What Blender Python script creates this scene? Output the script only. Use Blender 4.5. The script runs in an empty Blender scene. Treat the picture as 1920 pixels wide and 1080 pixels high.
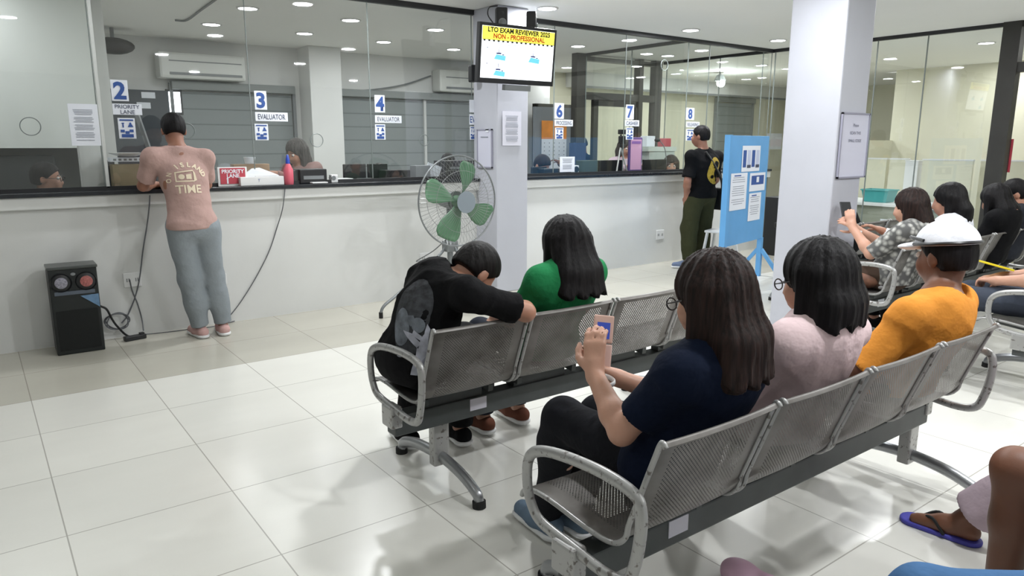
import bpy, bmesh, math, random
import numpy as np
from mathutils import Vector, Matrix, Euler
from mathutils.bvhtree import BVHTree
random.seed(7); RNG = np.random.RandomState(7)
PI = math.pi
sc = bpy.context.scene
COL = sc.collection

# ------------------------------------------------------------------ camera
CAM_H = 1.44
F_PX = 1355.07
YAW, PITCH, ROLL = 0.6403656, 0.197392641, -0.00115726
def cam_axes():
    cy, sy, cp, sp = math.cos(YAW), math.sin(YAW), math.cos(PITCH), math.sin(PITCH)
    fwd = Vector((sy*cp, cy*cp, -sp)); right = Vector((cy, -sy, 0)); down = -right.cross(fwd)
    cr, sr = math.cos(ROLL), math.sin(ROLL)
    return right*cr+down*sr, -right*sr+down*cr, fwd
AX_R, AX_D, AX_F = cam_axes()
cam_data = bpy.data.cameras.new('camera'); cam = bpy.data.objects.new('camera', cam_data); COL.objects.link(cam)
m = Matrix.Identity(4)
for i in range(3):
    m[i][0] = AX_R[i]; m[i][1] = -AX_D[i]; m[i][2] = -AX_F[i]
m[0][3], m[1][3], m[2][3] = 0, 0, CAM_H
cam.matrix_world = m
cam_data.sensor_width = 36; cam_data.lens = F_PX/1920*36; cam_data.clip_start = .02; cam_data.clip_end = 100
sc.camera = cam
def ray(px, py):
    return AX_R*((px-960)/F_PX)+AX_D*((py-540)/F_PX)+AX_F
def onY(px, py, Y):
    d = ray(px, py); t = Y/d.y; return Vector((d.x*t, Y, CAM_H+d.z*t))
def onX(px, py, X):
    d = ray(px, py); t = X/d.x; return Vector((X, d.y*t, CAM_H+d.z*t))
def onZ(px, py, z):
    d = ray(px, py); t = (z-CAM_H)/d.z; return Vector((d.x*t, d.y*t, z))

# ------------------------------------------------------------------ world and exposure
w = bpy.data.worlds.new('world'); sc.world = w; w.use_nodes = True
w.node_tree.nodes['Background'].inputs[0].default_value = (.82, .86, .9, 1)
w.node_tree.nodes['Background'].inputs[1].default_value = .5
sc.view_settings.view_transform = 'Standard'; sc.view_settings.look = 'None'
sc.cycles.transparent_max_bounces = 40; sc.view_settings.gamma = 1; sc.view_settings.use_curve_mapping = False
sc.view_settings.exposure = 1.0
LAMP_W = 15.0          # watts of one ceiling downlight

# ------------------------------------------------------------------ tagging
def tag(o, label=None, cat=None, group=None, kind=None):
    if label: o['label'] = label
    if cat: o['category'] = cat
    if group: o['group'] = group
    if kind: o['kind'] = kind
    return o
def link(name, me, parent=None):
    o = bpy.data.objects.new(name, me); COL.objects.link(o)
    if parent is not None: o.parent = parent
    return o
def thing(name, label, cat, loc=(0, 0, 0), rz=0, group=None):
    o = link(name, None); o.location = loc; o.rotation_euler = (0, 0, rz); o.empty_display_size = .1
    return tag(o, label, cat, group)
def dup(root, name=None, loc=None, rz=None, label=None, group=None):
    def cp(o, par):
        c = o.copy(); COL.objects.link(c)
        if par is not None: c.parent = par
        for ch in o.children: cp(ch, c)
        return c
    r = cp(root, None)
    if loc is not None: r.location = loc
    if rz is not None: r.rotation_euler = (0, 0, rz)
    if label: r['label'] = label
    if group: r['group'] = group
    return r

# ------------------------------------------------------------------ materials
def new_mat(name):
    mt = bpy.data.materials.new(name); mt.use_nodes = True
    nt = mt.node_tree; b = nt.nodes['Principled BSDF']
    return mt, nt, b
def mat(name, col, rough=.6, metal=0, var=0, vscale=6, bump=0, bscale=60, spec=.5, stretch=None, emit=None, es=0, coat=0, sheen=0):
    mt, nt, b = new_mat(name)
    b.inputs['Base Color'].default_value = (*col, 1); b.inputs['Roughness'].default_value = rough
    b.inputs['Metallic'].default_value = metal; b.inputs['Specular IOR Level'].default_value = spec
    b.inputs['Coat Weight'].default_value = coat
    b.inputs['Sheen Weight'].default_value = sheen
    if emit: b.inputs['Emission Color'].default_value = (*emit, 1); b.inputs['Emission Strength'].default_value = es
    if var or bump:
        tc = nt.nodes.new('ShaderNodeTexCoord'); mp = nt.nodes.new('ShaderNodeMapping')
        nt.links.new(tc.outputs['Object'], mp.inputs[0])
        if stretch: mp.inputs['Scale'].default_value = stretch
    if var:
        n = nt.nodes.new('ShaderNodeTexNoise'); n.inputs['Scale'].default_value = vscale; n.inputs['Detail'].default_value = 4
        nt.links.new(mp.outputs[0], n.inputs['Vector'])
        r = nt.nodes.new('ShaderNodeMapRange'); r.inputs[1].default_value = .3; r.inputs[2].default_value = .7
        r.inputs[3].default_value = 1-var; r.inputs[4].default_value = 1+var
        nt.links.new(n.outputs[0], r.inputs[0])
        mx = nt.nodes.new('ShaderNodeMix'); mx.data_type = 'RGBA'; mx.blend_type = 'MULTIPLY'; mx.inputs[0].default_value = 1
        mx.inputs[6].default_value = (*col, 1); nt.links.new(r.outputs[0], mx.inputs[7]); nt.links.new(mx.outputs[2], b.inputs['Base Color'])
    if bump:
        n2 = nt.nodes.new('ShaderNodeTexNoise'); n2.inputs['Scale'].default_value = bscale; n2.inputs['Detail'].default_value = 3
        nt.links.new(mp.outputs[0], n2.inputs['Vector'])
        bp = nt.nodes.new('ShaderNodeBump'); bp.inputs['Strength'].default_value = bump; bp.inputs['Distance'].default_value = .01
        nt.links.new(n2.outputs[0], bp.inputs['Height']); nt.links.new(bp.outputs[0], b.inputs['Normal'])
    return mt
def srgb(r, g, b):
    f = lambda c: (c/255/12.92) if c/255 <= .04045 else ((c/255+.055)/1.055)**2.4
    return (f(r), f(g), f(b))

# ------------------------------------------------------------------ mesh helpers
class MB:
    def __init__(s): s.bm = bmesh.new()
    def box(s, c, size, rot=None, bev=0):
        r = bmesh.ops.create_cube(s.bm, size=1)['verts']
        M = Matrix.Translation(c) @ (rot.to_4x4() if rot is not None else Matrix.Identity(4)) @ Matrix.Diagonal((*size, 1))
        bmesh.ops.transform(s.bm, matrix=M, verts=r)
        if bev:
            es = {e for v in r for e in v.link_edges}
            bmesh.ops.bevel(s.bm, geom=list(es), offset=bev, segments=2, affect='EDGES', profile=.6)
        return s
    def bar(s, a, b, w, h, up=(0, 0, 1)):
        a, b = Vector(a), Vector(b); d = (b-a); L = d.length; d.normalize(); up = Vector(up)
        if abs(d.dot(up)) > .98: up = Vector((0, 1, 0))
        x = d.cross(up).normalized(); z = x.cross(d)
        R = Matrix((x, d, z)).transposed()
        return s.box((a+b)/2, (w, L, h), R)
    def cyl(s, a, b, r, r2=None, seg=16, caps=True):
        a, b = Vector(a), Vector(b); d = b-a; q = d.to_track_quat('Z', 'Y')
        v = bmesh.ops.create_cone(s.bm, cap_ends=caps, segments=seg, radius1=r, radius2=r if r2 is None else r2, depth=d.length)['verts']
        bmesh.ops.transform(s.bm, matrix=Matrix.Translation((a+b)/2) @ q.to_matrix().to_4x4(), verts=v); return s
    def sph(s, c, r, seg=14):
        v = bmesh.ops.create_uvsphere(s.bm, u_segments=seg, v_segments=max(6, seg*2//3), radius=1)['verts']
        rr = (r, r, r) if not hasattr(r, '__len__') else r
        bmesh.ops.transform(s.bm, matrix=Matrix.Translation(c) @ Matrix.Diagonal((*rr, 1)), verts=v); return s
    def tube(s, pts, r, seg=8, closed=False, flat=None):
        pts = [Vector(p) for p in pts]; n = len(pts); rings = []
        up = None
        for i, p in enumerate(pts):
            if closed: t = pts[(i+1) % n]-pts[i-1]
            else: t = pts[min(i+1, n-1)]-pts[max(i-1, 0)]
            t.normalize()
            if up is None:
                up = Vector((0, 0, 1)) if abs(t.z) < .9 else Vector((1, 0, 0))
            x = t.cross(up)
            if x.length < 1e-4: x = t.orthogonal()
            x.normalize(); y = x.cross(t).normalized(); up = y
            ri = r[i] if hasattr(r, '__len__') else r
            rings.append([s.bm.verts.new(p+x*math.cos(a)*ri*(flat or 1)+y*math.sin(a)*ri) for a in [2*PI*k/seg for k in range(seg)]])
        m = n if closed else n-1
        for i in range(m):
            A, B = rings[i], rings[(i+1) % n]
            for k in range(seg): s.bm.faces.new((A[k], A[(k+1) % seg], B[(k+1) % seg], B[k]))
        if not closed:
            s.bm.faces.new(rings[0][::-1]); s.bm.faces.new(rings[-1])
        return s
    def lathe(s, prof, c=(0, 0, 0), seg=24, rot=None, caps=True):
        M = Matrix.Translation(c) @ (rot.to_4x4() if rot is not None else Matrix.Identity(4))
        rings = [[s.bm.verts.new(M @ Vector((r*math.cos(2*PI*k/seg), r*math.sin(2*PI*k/seg), z))) for k in range(seg)] for r, z in prof]
        for A, B in zip(rings, rings[1:]):
            for k in range(seg): s.bm.faces.new((A[k], A[(k+1) % seg], B[(k+1) % seg], B[k]))
        if caps: s.bm.faces.new(rings[0][::-1]); s.bm.faces.new(rings[-1])
        return s
    def poly(s, pts, thick=None):
        vs = [s.bm.verts.new(p) for p in pts]; f = s.bm.faces.new(vs)
        if thick is not None:
            r = bmesh.ops.extrude_face_region(s.bm, geom=[f]); t = Vector(thick)
            bmesh.ops.translate(s.bm, vec=t, verts=[g for g in r['geom'] if isinstance(g, bmesh.types.BMVert)])
        return s
    def build(s, name, mt, parent=None, smooth=False, loc=None):
        bmesh.ops.recalc_face_normals(s.bm, faces=s.bm.faces)
        me = bpy.data.meshes.new(name); s.bm.to_mesh(me); s.bm.free()
        me.materials.append(mt)
        if smooth:
            me.polygons.foreach_set('use_smooth', [True]*len(me.polygons))
            me.set_sharp_from_angle(angle=math.radians(45))
        o = link(name, me, parent)
        if loc is not None: o.location = loc
        return o
def struct(o): o['kind'] = 'structure'; return o
def curve_pts(ctrl, n=8, closed=False):
    P = [Vector(p) for p in ctrl]; N = len(P); out = []
    rng = range(N) if closed else range(N-1)
    for i in rng:
        p1, p2 = P[i], P[(i+1) % N]
        p0 = P[i-1] if (closed or i > 0) else p1*2-p2
        p3 = P[(i+2) % N] if (closed or i+2 < N) else p2*2-p1
        for k in range(n):
            t = k/n
            out.append(.5*((2*p1)+(p2-p0)*t+(2*p0-5*p1+4*p2-p3)*t*t+(3*p1-p0-3*p2+p3)*t**3))
    if not closed: out.append(P[-1])
    return out
def text_mesh(s, size, align='CENTER', bold=0.0, extrude=0.0):
    c = bpy.data.curves.new('txt', 'FONT'); c.body = s; c.size = size; c.align_x = align; c.align_y = 'CENTER'
    c.offset = bold; c.extrude = extrude; c.resolution_u = 3
    o = bpy.data.objects.new('txt', c); COL.objects.link(o)
    dg = bpy.context.evaluated_depsgraph_get(); me = bpy.data.meshes.new_from_object(o.evaluated_get(dg))
    bpy.data.objects.remove(o); bpy.data.curves.remove(c)
    return me
def text_on(name, s, size, mt, parent, origin, U, V, bold=0.0, align='CENTER', sx=1.0):
    """flat lettering lying on the plane origin + u*U + v*V (local to parent)"""
    me = text_mesh(s, size, align, bold); U = Vector(U).normalized(); V = Vector(V).normalized(); N = U.cross(V)
    o0 = Vector(origin)
    for v in me.vertices:
        x, y = v.co.x, v.co.y; v.co = o0+U*(x*sx)+V*y+N*v.co.z
    me.materials.clear(); me.materials.append(mt)
    return link(name, me, parent)
# ================================================================== materials of the room
def tile_mat():
    mt, nt, b = new_mat('floor_tile'); N = nt.nodes.new; L = nt.links.new
    tc = N('ShaderNodeTexCoord'); sp = N('ShaderNodeSeparateXYZ'); L(tc.outputs['Object'], sp.inputs[0])
    def M(op, a, b_=None, c=None):
        n = N('ShaderNodeMath'); n.operation = op
        for i, v in enumerate((a, b_, c)):
            if v is None: continue
            if isinstance(v, (int, float)): n.inputs[i].default_value = v
            else: L(v, n.inputs[i])
        return n.outputs[0]
    def gridd(s, off):
        f = M('FRACT', M('DIVIDE', M('ADD', s, 30-off), .6)); return M('MINIMUM', f, M('SUBTRACT', 1, f))
    gx = gridd(sp.outputs[0], .141); gy = gridd(sp.outputs[1], 4.77)
    g = M('MINIMUM', gx, gy)
    line = M('LESS_THAN', g, .0042)
    # per tile tone
    cx = M('FLOOR', M('DIVIDE', M('ADD', sp.outputs[0], 30-.141), .6)); cyy = M('FLOOR', M('DIVIDE', M('ADD', sp.outputs[1], 30-4.77), .6))
    cmb = N('ShaderNodeCombineXYZ'); L(cx, cmb.inputs[0]); L(cyy, cmb.inputs[1])
    wn = N('ShaderNodeTexWhiteNoise'); L(cmb.outputs[0], wn.inputs['Vector'])
    no = N('ShaderNodeTexNoise'); no.inputs['Scale'].default_value = 1.6; no.inputs['Detail'].default_value = 7; no.inputs['Roughness'].default_value = .6
    mp = N('ShaderNodeMapping'); mp.inputs['Scale'].default_value = (1, 2.6, 1); L(tc.outputs['Object'], mp.inputs[0]); L(mp.outputs[0], no.inputs['Vector'])
    tone = M('ADD', M('MULTIPLY', wn.outputs['Value'], .05), M('MULTIPLY', no.outputs[0], .10))
    tone = M('ADD', tone, .90)
    border = M('GREATER_THAN', sp.outputs[1], 4.77)
    mixb = N('ShaderNodeMix'); mixb.data_type = 'RGBA'; L(border, mixb.inputs[0])
    mixb.inputs[6].default_value = (*srgb(228, 227, 220), 1); mixb.inputs[7].default_value = (*srgb(192, 189, 177), 1)
    mul = N('ShaderNodeMix'); mul.data_type = 'RGBA'; mul.blend_type = 'MULTIPLY'; mul.inputs[0].default_value = 1
    L(mixb.outputs[2], mul.inputs[6]); L(tone, mul.inputs[7])
    gr = N('ShaderNodeMix'); gr.data_type = 'RGBA'; L(M('MULTIPLY', line, .6), gr.inputs[0]); L(mul.outputs[2], gr.inputs[6]); gr.inputs[7].default_value = (*srgb(120, 116, 106), 1)
    L(gr.outputs[2], b.inputs['Base Color'])
    rn = N('ShaderNodeTexNoise'); rn.inputs['Scale'].default_value = 3; L(tc.outputs['Object'], rn.inputs['Vector'])
    L(M('ADD', M('MULTIPLY', rn.outputs[0], .04), .22), b.inputs['Roughness'])
    b.inputs['Specular IOR Level'].default_value = .55
    bp = N('ShaderNodeBump'); bp.inputs['Strength'].default_value = .25; bp.inputs['Distance'].default_value = .002
    L(M('SUBTRACT', 1, line), bp.inputs['Height']); L(bp.outputs[0], b.inputs['Normal'])
    return mt
def glass_mat(name='glass', tint=(.975, .985, .98)):
    mt, nt, b = new_mat(name); nt.nodes.remove(b); N = nt.nodes.new; L = nt.links.new
    out = nt.nodes['Material Output']
    tr = N('ShaderNodeBsdfTransparent'); tr.inputs[0].default_value = (*tint, 1)
    gl = N('ShaderNodeBsdfGlossy'); gl.inputs['Roughness'].default_value = .015; gl.inputs[0].default_value = (1, 1, 1, 1)
    ge = N('ShaderNodeNewGeometry'); dt = N('ShaderNodeVectorMath'); dt.operation = 'DOT_PRODUCT'; L(ge.outputs['Normal'], dt.inputs[0]); L(ge.outputs['Incoming'], dt.inputs[1])
    def M(op, a, b_=None):
        n = N('ShaderNodeMath'); n.operation = op
        for i, v in enumerate((a, b_)):
            if v is None: continue
            if isinstance(v, (int, float)): n.inputs[i].default_value = v
            else: L(v, n.inputs[i])
        return n
    c_ = M('SUBTRACT', 1.0, M('ABSOLUTE', dt.outputs['Value']).outputs[0])
    m1 = M('ADD', M('MULTIPLY', M('POWER', c_.outputs[0], 5.0).outputs[0], .7).outputs[0], .045)
    mx = N('ShaderNodeMixShader'); L(m1.outputs[0], mx.inputs[0]); L(tr.outputs[0], mx.inputs[1]); L(gl.outputs[0], mx.inputs[2])
    L(mx.outputs[0], out.inputs[0]); return mt
M_FLOOR = tile_mat()
M_GLASS = glass_mat()
M_WALL = mat('white_wall_paint', srgb(212, 213, 211), .65, var=.035, vscale=1.5, bump=.08, bscale=25)
M_COUNTERWALL = mat('scuffed_wall_paint', srgb(214, 215, 213), .55, var=.06, vscale=1.1, bump=.1, bscale=12)
M_CEIL = mat('ceiling_paint', srgb(238, 239, 236), .8, var=.015, vscale=1)
M_CREAM = mat('cream_wall_paint', srgb(212, 210, 190), .7, var=.03, vscale=2)
M_BLACKTOP = mat('black_counter_slab', srgb(34, 37, 42), .25, var=.2, vscale=20)
M_ALU = mat('bronze_aluminium', srgb(58, 57, 54), .42, metal=.3, var=.08)
M_BLACKTRIM = mat('black_trim', srgb(36, 37, 40), .5)
M_SHUTTER = None
M_PILLAR = mat('pillar_paint', srgb(186, 188, 197), .6, var=.03, vscale=3, bump=.06, bscale=20)
M_SEAM = mat('glass_edge_silicone', srgb(118, 126, 124), .4)
M_GREY = mat('grey_plastic', srgb(120, 124, 126), .5)
M_DARK = mat('black_plastic', srgb(26, 27, 30), .4)
M_WHITEP = mat('white_plastic', srgb(225, 226, 226), .4)
M_PAPER = mat('paper', srgb(226, 230, 238), .8)
M_INK = mat('blue_ink', srgb(52, 84, 150), .7)
M_INKD = mat('dark_ink', srgb(70, 76, 98), .7)
M_TEXTG = mat('grey_print', srgb(150, 155, 165), .8)

CEIL = 2.68; YW = 6.0; YG = 6.05; XG = 8.87; YB = 9.8; YB2 = 10.2
def slab(name, x0, x1, y0, y1, z0, z1, mt, bev=0, parent=None):
    return MB().box(((x0+x1)/2, (y0+y1)/2, (z0+z1)/2), (abs(x1-x0), abs(y1-y0), abs(z1-z0)), bev=bev).build(name, mt, parent)
struct(slab('floor', -4, 16, -4, 11, -.1, 0, M_FLOOR))
struct(slab('ceiling', -4, 16, -4, 11, CEIL, CEIL+.1, M_CEIL))
struct(slab('wall_left', -4.1, -4, -4, 11, 0, CEIL, M_WALL))
struct(slab('wall_behind', -4, 16, -4.1, -4, 0, CEIL, M_WALL))
struct(slab('wall_back', -4, 8.0, YB, YB+.1, 0, CEIL, M_WALL))
struct(slab('wall_back_right', 8.0, 16, YB2, YB2+.1, 0, CEIL, M_CREAM))
struct(slab('wall_back_return', 8.0, 8.1, YB, YB2, 0, CEIL, M_WALL))
struct(slab('wall_right', 16, 16.1, -4, 11, 0, CEIL, M_CREAM))

# counter wall with its plaster band and black slab
mb = MB(); mb.box(((-4+XG)/2, YW+.06, .52), (XG+4, .12, 1.04))
mb.box(((-4+XG)/2, YW+.035, 1.03), (XG+4, .17, .085), bev=.008)
struct(mb.build('wall_counter', M_COUNTERWALL))
mb = MB(); mb.box(((-4+XG)/2, YW+.27, 1.087), (XG+4, .68, .03), bev=.004)
tag(mb.build('countertop', M_BLACKTOP), 'long black countertop running under the glass service windows', 'countertop')
mb = MB(); mb.box(((-4+XG)/2, YG, 1.115), (XG+4, .03, .028)); struct(mb.build('trim_sill', M_BLACKTRIM))
mb = MB(); mb.box(((-4+XG)/2, YG-.01, CEIL-.022), (XG+4, .05, .045)); struct(mb.build('trim_head', M_BLACKTRIM))

# pillars
struct(slab('wall_pillar_center', 4.03, 4.40, 5.65, 6.04, 0, CEIL, M_PILLAR, bev=.012))
PX0, PX1, PY0, PY1 = 5.02, 5.40, 2.85, 3.285
struct(slab('wall_pillar_right', PX0, PX1, PY0, PY1, 0, CEIL, M_PILLAR, bev=.012))

# glass panes of the service windows: each pane one window, with a thin silicone seam as its edge
seams = [-4, -2.2, -.6, .80, 1.89, 2.94, 4.02]
seams2 = [4.41, 5.06, 6.11, 7.17, 7.57, 8.68, XG]
n = 0
def pane(x0, x1, y=YG):
    global n
    n += 1
    o = MB().box(((x0+x1)/2, y, (1.13+CEIL-.045)/2), (x1-x0-.006, .008, CEIL-.045-1.13)).build('window_%d' % n, M_GLASS); struct(o)
    MB().box((x1-.003, y, (1.13+CEIL-.045)/2), (.006, .010, CEIL-.045-1.13)).build('seam', M_SEAM, o)
    return o
for S in (seams, seams2):
    for a, b in zip(S, S[1:]): pane(a, b)
# thick edge of the left side panel
MB().box((.815, YG, 1.88), (.022, .03, 1.52)).build('trim_pane_edge', mat('pane_edge_white', srgb(205, 208, 205), .4))['kind'] = 'structure'

# perpendicular glass partitions
def ypane(name_i, x, y0, y1, z0=0.0, z1=CEIL-.04):
    o = MB().box((x, (y0+y1)/2, (z0+z1)/2), (.008, y1-y0-.006, z1-z0)).build('window_%d' % name_i, M_GLASS); struct(o)
    MB().box((x, y1-.003, (z0+z1)/2), (.014, .01, z1-z0)).build('seam', M_SEAM, o)
k = 20
for a, b in ((3.29, 4.05), (4.05, 4.62), (4.62, 5.5), (5.5, 6.0), (6.1, 6.9), (6.9, 7.9)):
    ypane(k, XG, a, b); k += 1
for a, b in ((6.12, 7.0), (7.0, 7.88)):
    ypane(k, 7.17, a, b); k += 1
mb = MB(); mb.box((XG, 5.6, CEIL-.02), (.05, 4.7, .04)); struct(mb.build('trim_right_head', M_BLACKTRIM))
mb = MB(); mb.box((7.17, 6.99, CEIL-.02), (.04, 1.85, .04)); struct(mb.build('trim_partition_head', M_BLACKTRIM))

# aluminium framed front of the inner office at y = 7.94
mb = MB()
for x, wd in ((7.09, .17), (8.30, .08), (8.68, .14)):
    mb.box((x, 7.94, CEIL/2), (wd, .12, CEIL))
for z, h in ((2.11, .10), (2.62, .06)):
    mb.box((7.88, 7.94, z), (1.55, .1, h))
struct(mb.build('trim_office_frame', M_ALU))
o = struct(MB().box((7.84, 7.94, 2.34), (.95, .008, .44)).build('window_30', M_GLASS))
o = struct(MB().box((8.47, 7.94, 2.34), (.34, .008, .44)).build('window_31', M_GLASS))
# door in that frame
o = MB()
for x in (7.40, 8.26): o.box((x, 7.93, 1.03), (.09, .06, 2.06))
for z in (2.02, .1): o.box((7.83, 7.93, z), (.95, .06, .09 if z > 1 else .2))
dd = struct(o.build('door_1', M_ALU)); MB().box((7.83, 7.93, 1.1), (.78, .008, 1.8)).build('door_glass', M_GLASS, dd)
MB().cyl((8.2, 7.86, .95), (8.2, 7.86, 1.25), .012).build('door_handle', mat('steel', srgb(170, 170, 170), .3, metal=1), dd)

# frame post of the right glass wall, and the doorway beyond it
mb = MB(); mb.box((XG, 3.20, CEIL/2), (.12, .17, CEIL)); mb.box((XG, 2.2, 2.22), (.09, 1.9, .1)); mb.box((XG, 2.2, CEIL-.03), (.09, 1.9, .06))
struct(mb.build('trim_entrance_post', M_ALU))
mb = MB(); mb.box((XG, 2.86, 1.1), (.05, .10, 2.15)); mb.box((XG, 2.0, 1.1), (.05, .10, 2.15)); mb.box((XG, 2.43, 2.12), (.05, .9, .1)); mb.box((XG, 2.43, .1), (.05, .9, .16))
d2 = struct(mb.build('door_2', M_ALU)); MB().box((XG, 2.43, 1.1), (.008, .76, 1.9)).build('door_glass', M_GLASS, d2)
MB().bar((XG-.06, 2.92, 1.35), (XG-.06, 2.92, 1.75), .03, .02).build('door_handle', mat('wooden_handle', srgb(120, 92, 60), .5), d2)

# soffit beam at the far right and cream room panels
struct(slab('wall_soffit', 8.8, 16, YB2-.35, YB2, 2.43, CEIL, M_WALL))
struct(slab('trim_soffit', 8.8, 16, YB2-.37, YB2-.34, 2.41, 2.445, M_GREY))
# inner side wall behind the left-most window
M_BLIND = mat('grey_white_blind', srgb(226, 230, 226), .7, var=.03, vscale=1)
struct(slab('wall_side_office', .93, 1.03, 6.95, YB, 0, CEIL, M_WALL))
struct(slab('wall_side_front', -4, .93, 7.6, 7.7, 0, CEIL, mat('pale_grey_wall', srgb(196, 200, 196), .7)))
o = MB().box((-1.5, 6.92, 2.035), (4.86, .02, 1.27)); tag(o.build('roller_blind', M_BLIND), 'wide pale grey roller blind drawn down behind the left-most window', 'blind')
# white column between the shutters
struct(slab('wall_column_back', 3.72, 4.16, YB-.4, YB, 0, CEIL, M_WALL, bev=.01))
# roller shutters on the back wall
def shutter_mat():
    mt, nt, b = new_mat('grey_slatted_shutter'); N = nt.nodes.new; L = nt.links.new
    tc = N('ShaderNodeTexCoord'); wv = N('ShaderNodeTexWave'); wv.bands_direction = 'Z'; wv.wave_profile = 'SAW'; wv.inputs['Scale'].default_value = 1.7
    L(tc.outputs['Object'], wv.inputs['Vector'])
    cr = N('ShaderNodeValToRGB'); L(wv.outputs[0], cr.inputs[0])
    cr.color_ramp.elements[0].color = (*srgb(84, 90, 92), 1); cr.color_ramp.elements[0].position = .0
    cr.color_ramp.elements[1].color = (*srgb(126, 133, 134), 1); cr.color_ramp.elements[1].position = .12
    L(cr.outputs[0], b.inputs['Base Color']); b.inputs['Roughness'].default_value = .55
    bp = N('ShaderNodeBump'); bp.inputs['Strength'].default_value = .4; bp.inputs['Distance'].default_value = .01; L(wv.outputs[0], bp.inputs['Height']); L(bp.outputs[0], b.inputs['Normal'])
    return mt
M_SHUTTER = shutter_mat()
def shutter(x0, x1, z1, y, label, mullion=None):
    t = thing('roller_shutter', label, 'shutter', ((x0+x1)/2, y, 0))
    hw = (x1-x0)/2
    MB().box((0, -.02, (z1-.1)/2), (2*hw-.06, .03, z1-.1)).build('curtain', M_SHUTTER, t)
    MB().box((0, -.06, z1-.03), (2*hw, .12, .1), bev=.01).build('head_box', mat('shutter_box', srgb(128, 133, 132), .5), t)
    for s in (-1, 1): MB().box((s*hw, -.04, z1/2), (.04, .05, z1)).build('guide_rail', M_GREY, t)
    if mullion: MB().box((mullion-(x0+x1)/2, -.05, (z1-.05)/2), (.04, .04, z1-.08)).build('middle_rail', mat('white_rail', srgb(190, 192, 190), .5), t)
    return t
shutter(2.1, 3.62, 2.16, YB, 'grey slatted roller shutter left of the white column')
shutter(4.25, 6.6, 2.16, YB, 'wide grey slatted roller shutter right of the white column', mullion=5.62)
shutter(13.0, 14.3, 2.40, YB2, 'tall pale grey shutter on the far right back wall')
# dark door left
t = thing('dark_door', 'tall dark door behind window 2 with white stickers on it', 'door', (1.62, YB-.03, 0))
MB().box((0, 0, 1.03), (.98, .05, 2.06)).build('door_panel', mat('dark_blue_grey_door', srgb(56, 63, 70), .5), t)
for zx, zz in ((.22, 2.0), (.16, 1.88)): MB().box((zx, -.03, zz), (.15, .004, .07)).build('sticker', M_PAPER, t)
mwin = mat('daylight_pane', (1, 1, 1), .5, emit=(.9, .95, 1), es=2.2)
t = thing('daylight_slot', 'narrow bright window slot beside the dark door', 'window', (2.13, YB-.03, 0))
MB().box((0, -.02, 1.93), (.13, .02, .24)).build('bright_pane', mwin, t)
MB().box((0, 0, 1.93), (.18, .03, .3)).build('slot_frame', M_BLACKTRIM, t)

# ------------------------------------------------------------------ ceiling downlights
M_LENS = mat('downlight_lens', (1, 1, 1), .5, emit=(.95, .97, 1), es=9)
M_RING = mat('downlight_ring', srgb(215, 215, 215), .5)
lights = []
room = [(2.6, 5.45), (4.52, 5.52), (6.63, 5.58), (8.12, 5.47), (.55, 5.45), (.5, 3.0), (2.5, 2.95), (4.25, 2.75), (6.75, 3.0), (.4, .6), (2.4, .6), (4.4, .6), (6.4, .6), (-1.6, 3.0), (-1.6, .6), (.4, -1.8), (3.4, -1.8), (6.4, -1.8)]
inner = [(2.28, 7.2), (2.26, 8.38), (3.33, 7.24), (3.29, 8.41), (4.35, 7.26), (4.34, 8.5), (5.42, 8.59), (5.5, 7.3), (6.53, 7.34), (8.17, 9.45), (8.25, 7.34), (.0, 6.5),
         (10.45, 9.09), (10.43, 7.3), (10.39, 4.04), (10.4, 5.7), (12.4, 9.0), (12.4, 7.2), (12.4, 4.5), (10.4, 2.2)]
def make_light():
    t = thing('ceiling_downlight', '', 'ceiling light', (0, 0, CEIL))
    MB().lathe([(.085, -.001), (.105, -.001), (.105, -.006), (.098, -.012), (.085, -.010)], seg=28, caps=False).build('trim_ring', M_RING, t)
    MB().lathe([(.0005, -.004), (.084, -.004), (.084, -.009), (.0005, -.010)], seg=28).build('lens', M_LENS, t)
    return t
proto = make_light()
nm = {0: 'above the pink shirted man', 1: 'beside the central pillar, right of the television', 2: 'above the man in black at the right windows', 3: 'in the corner above the blue notice board'}
cols = ['first', 'second', 'third', 'fourth', 'fifth', 'sixth', 'seventh', 'eighth', 'ninth', 'tenth', 'eleventh', 'twelfth', 'thirteenth', 'fourteenth', 'fifteenth', 'sixteenth', 'seventeenth', 'eighteenth', 'nineteenth', 'twentieth']
inlab = ['front left office downlight over window 2', 'rear left office downlight over window 2', 'front office downlight left of window 4 seam', 'rear office downlight above the white column', 'front office downlight over window 4',
         'rear office downlight over the wide shutter', 'rear office downlight nearest the right air conditioner', 'front office downlight just behind the television pillar', 'office downlight in front of the glass partition, over window 6', 'far office downlight above the grey door',
         'downlight inside the inner glass office over window 8', 'office downlight behind the left-most window',
         'far right room downlight near the back wall', 'far right room downlight behind the corner glass', 'downlight seen through the right glass wall beside the entrance post', 'right room downlight hidden behind the right pillar',
         'most distant downlight at the right back wall', 'distant right room downlight toward the middle', 'distant downlight deep beyond the right glass wall', 'right room downlight near the entrance door']
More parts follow.
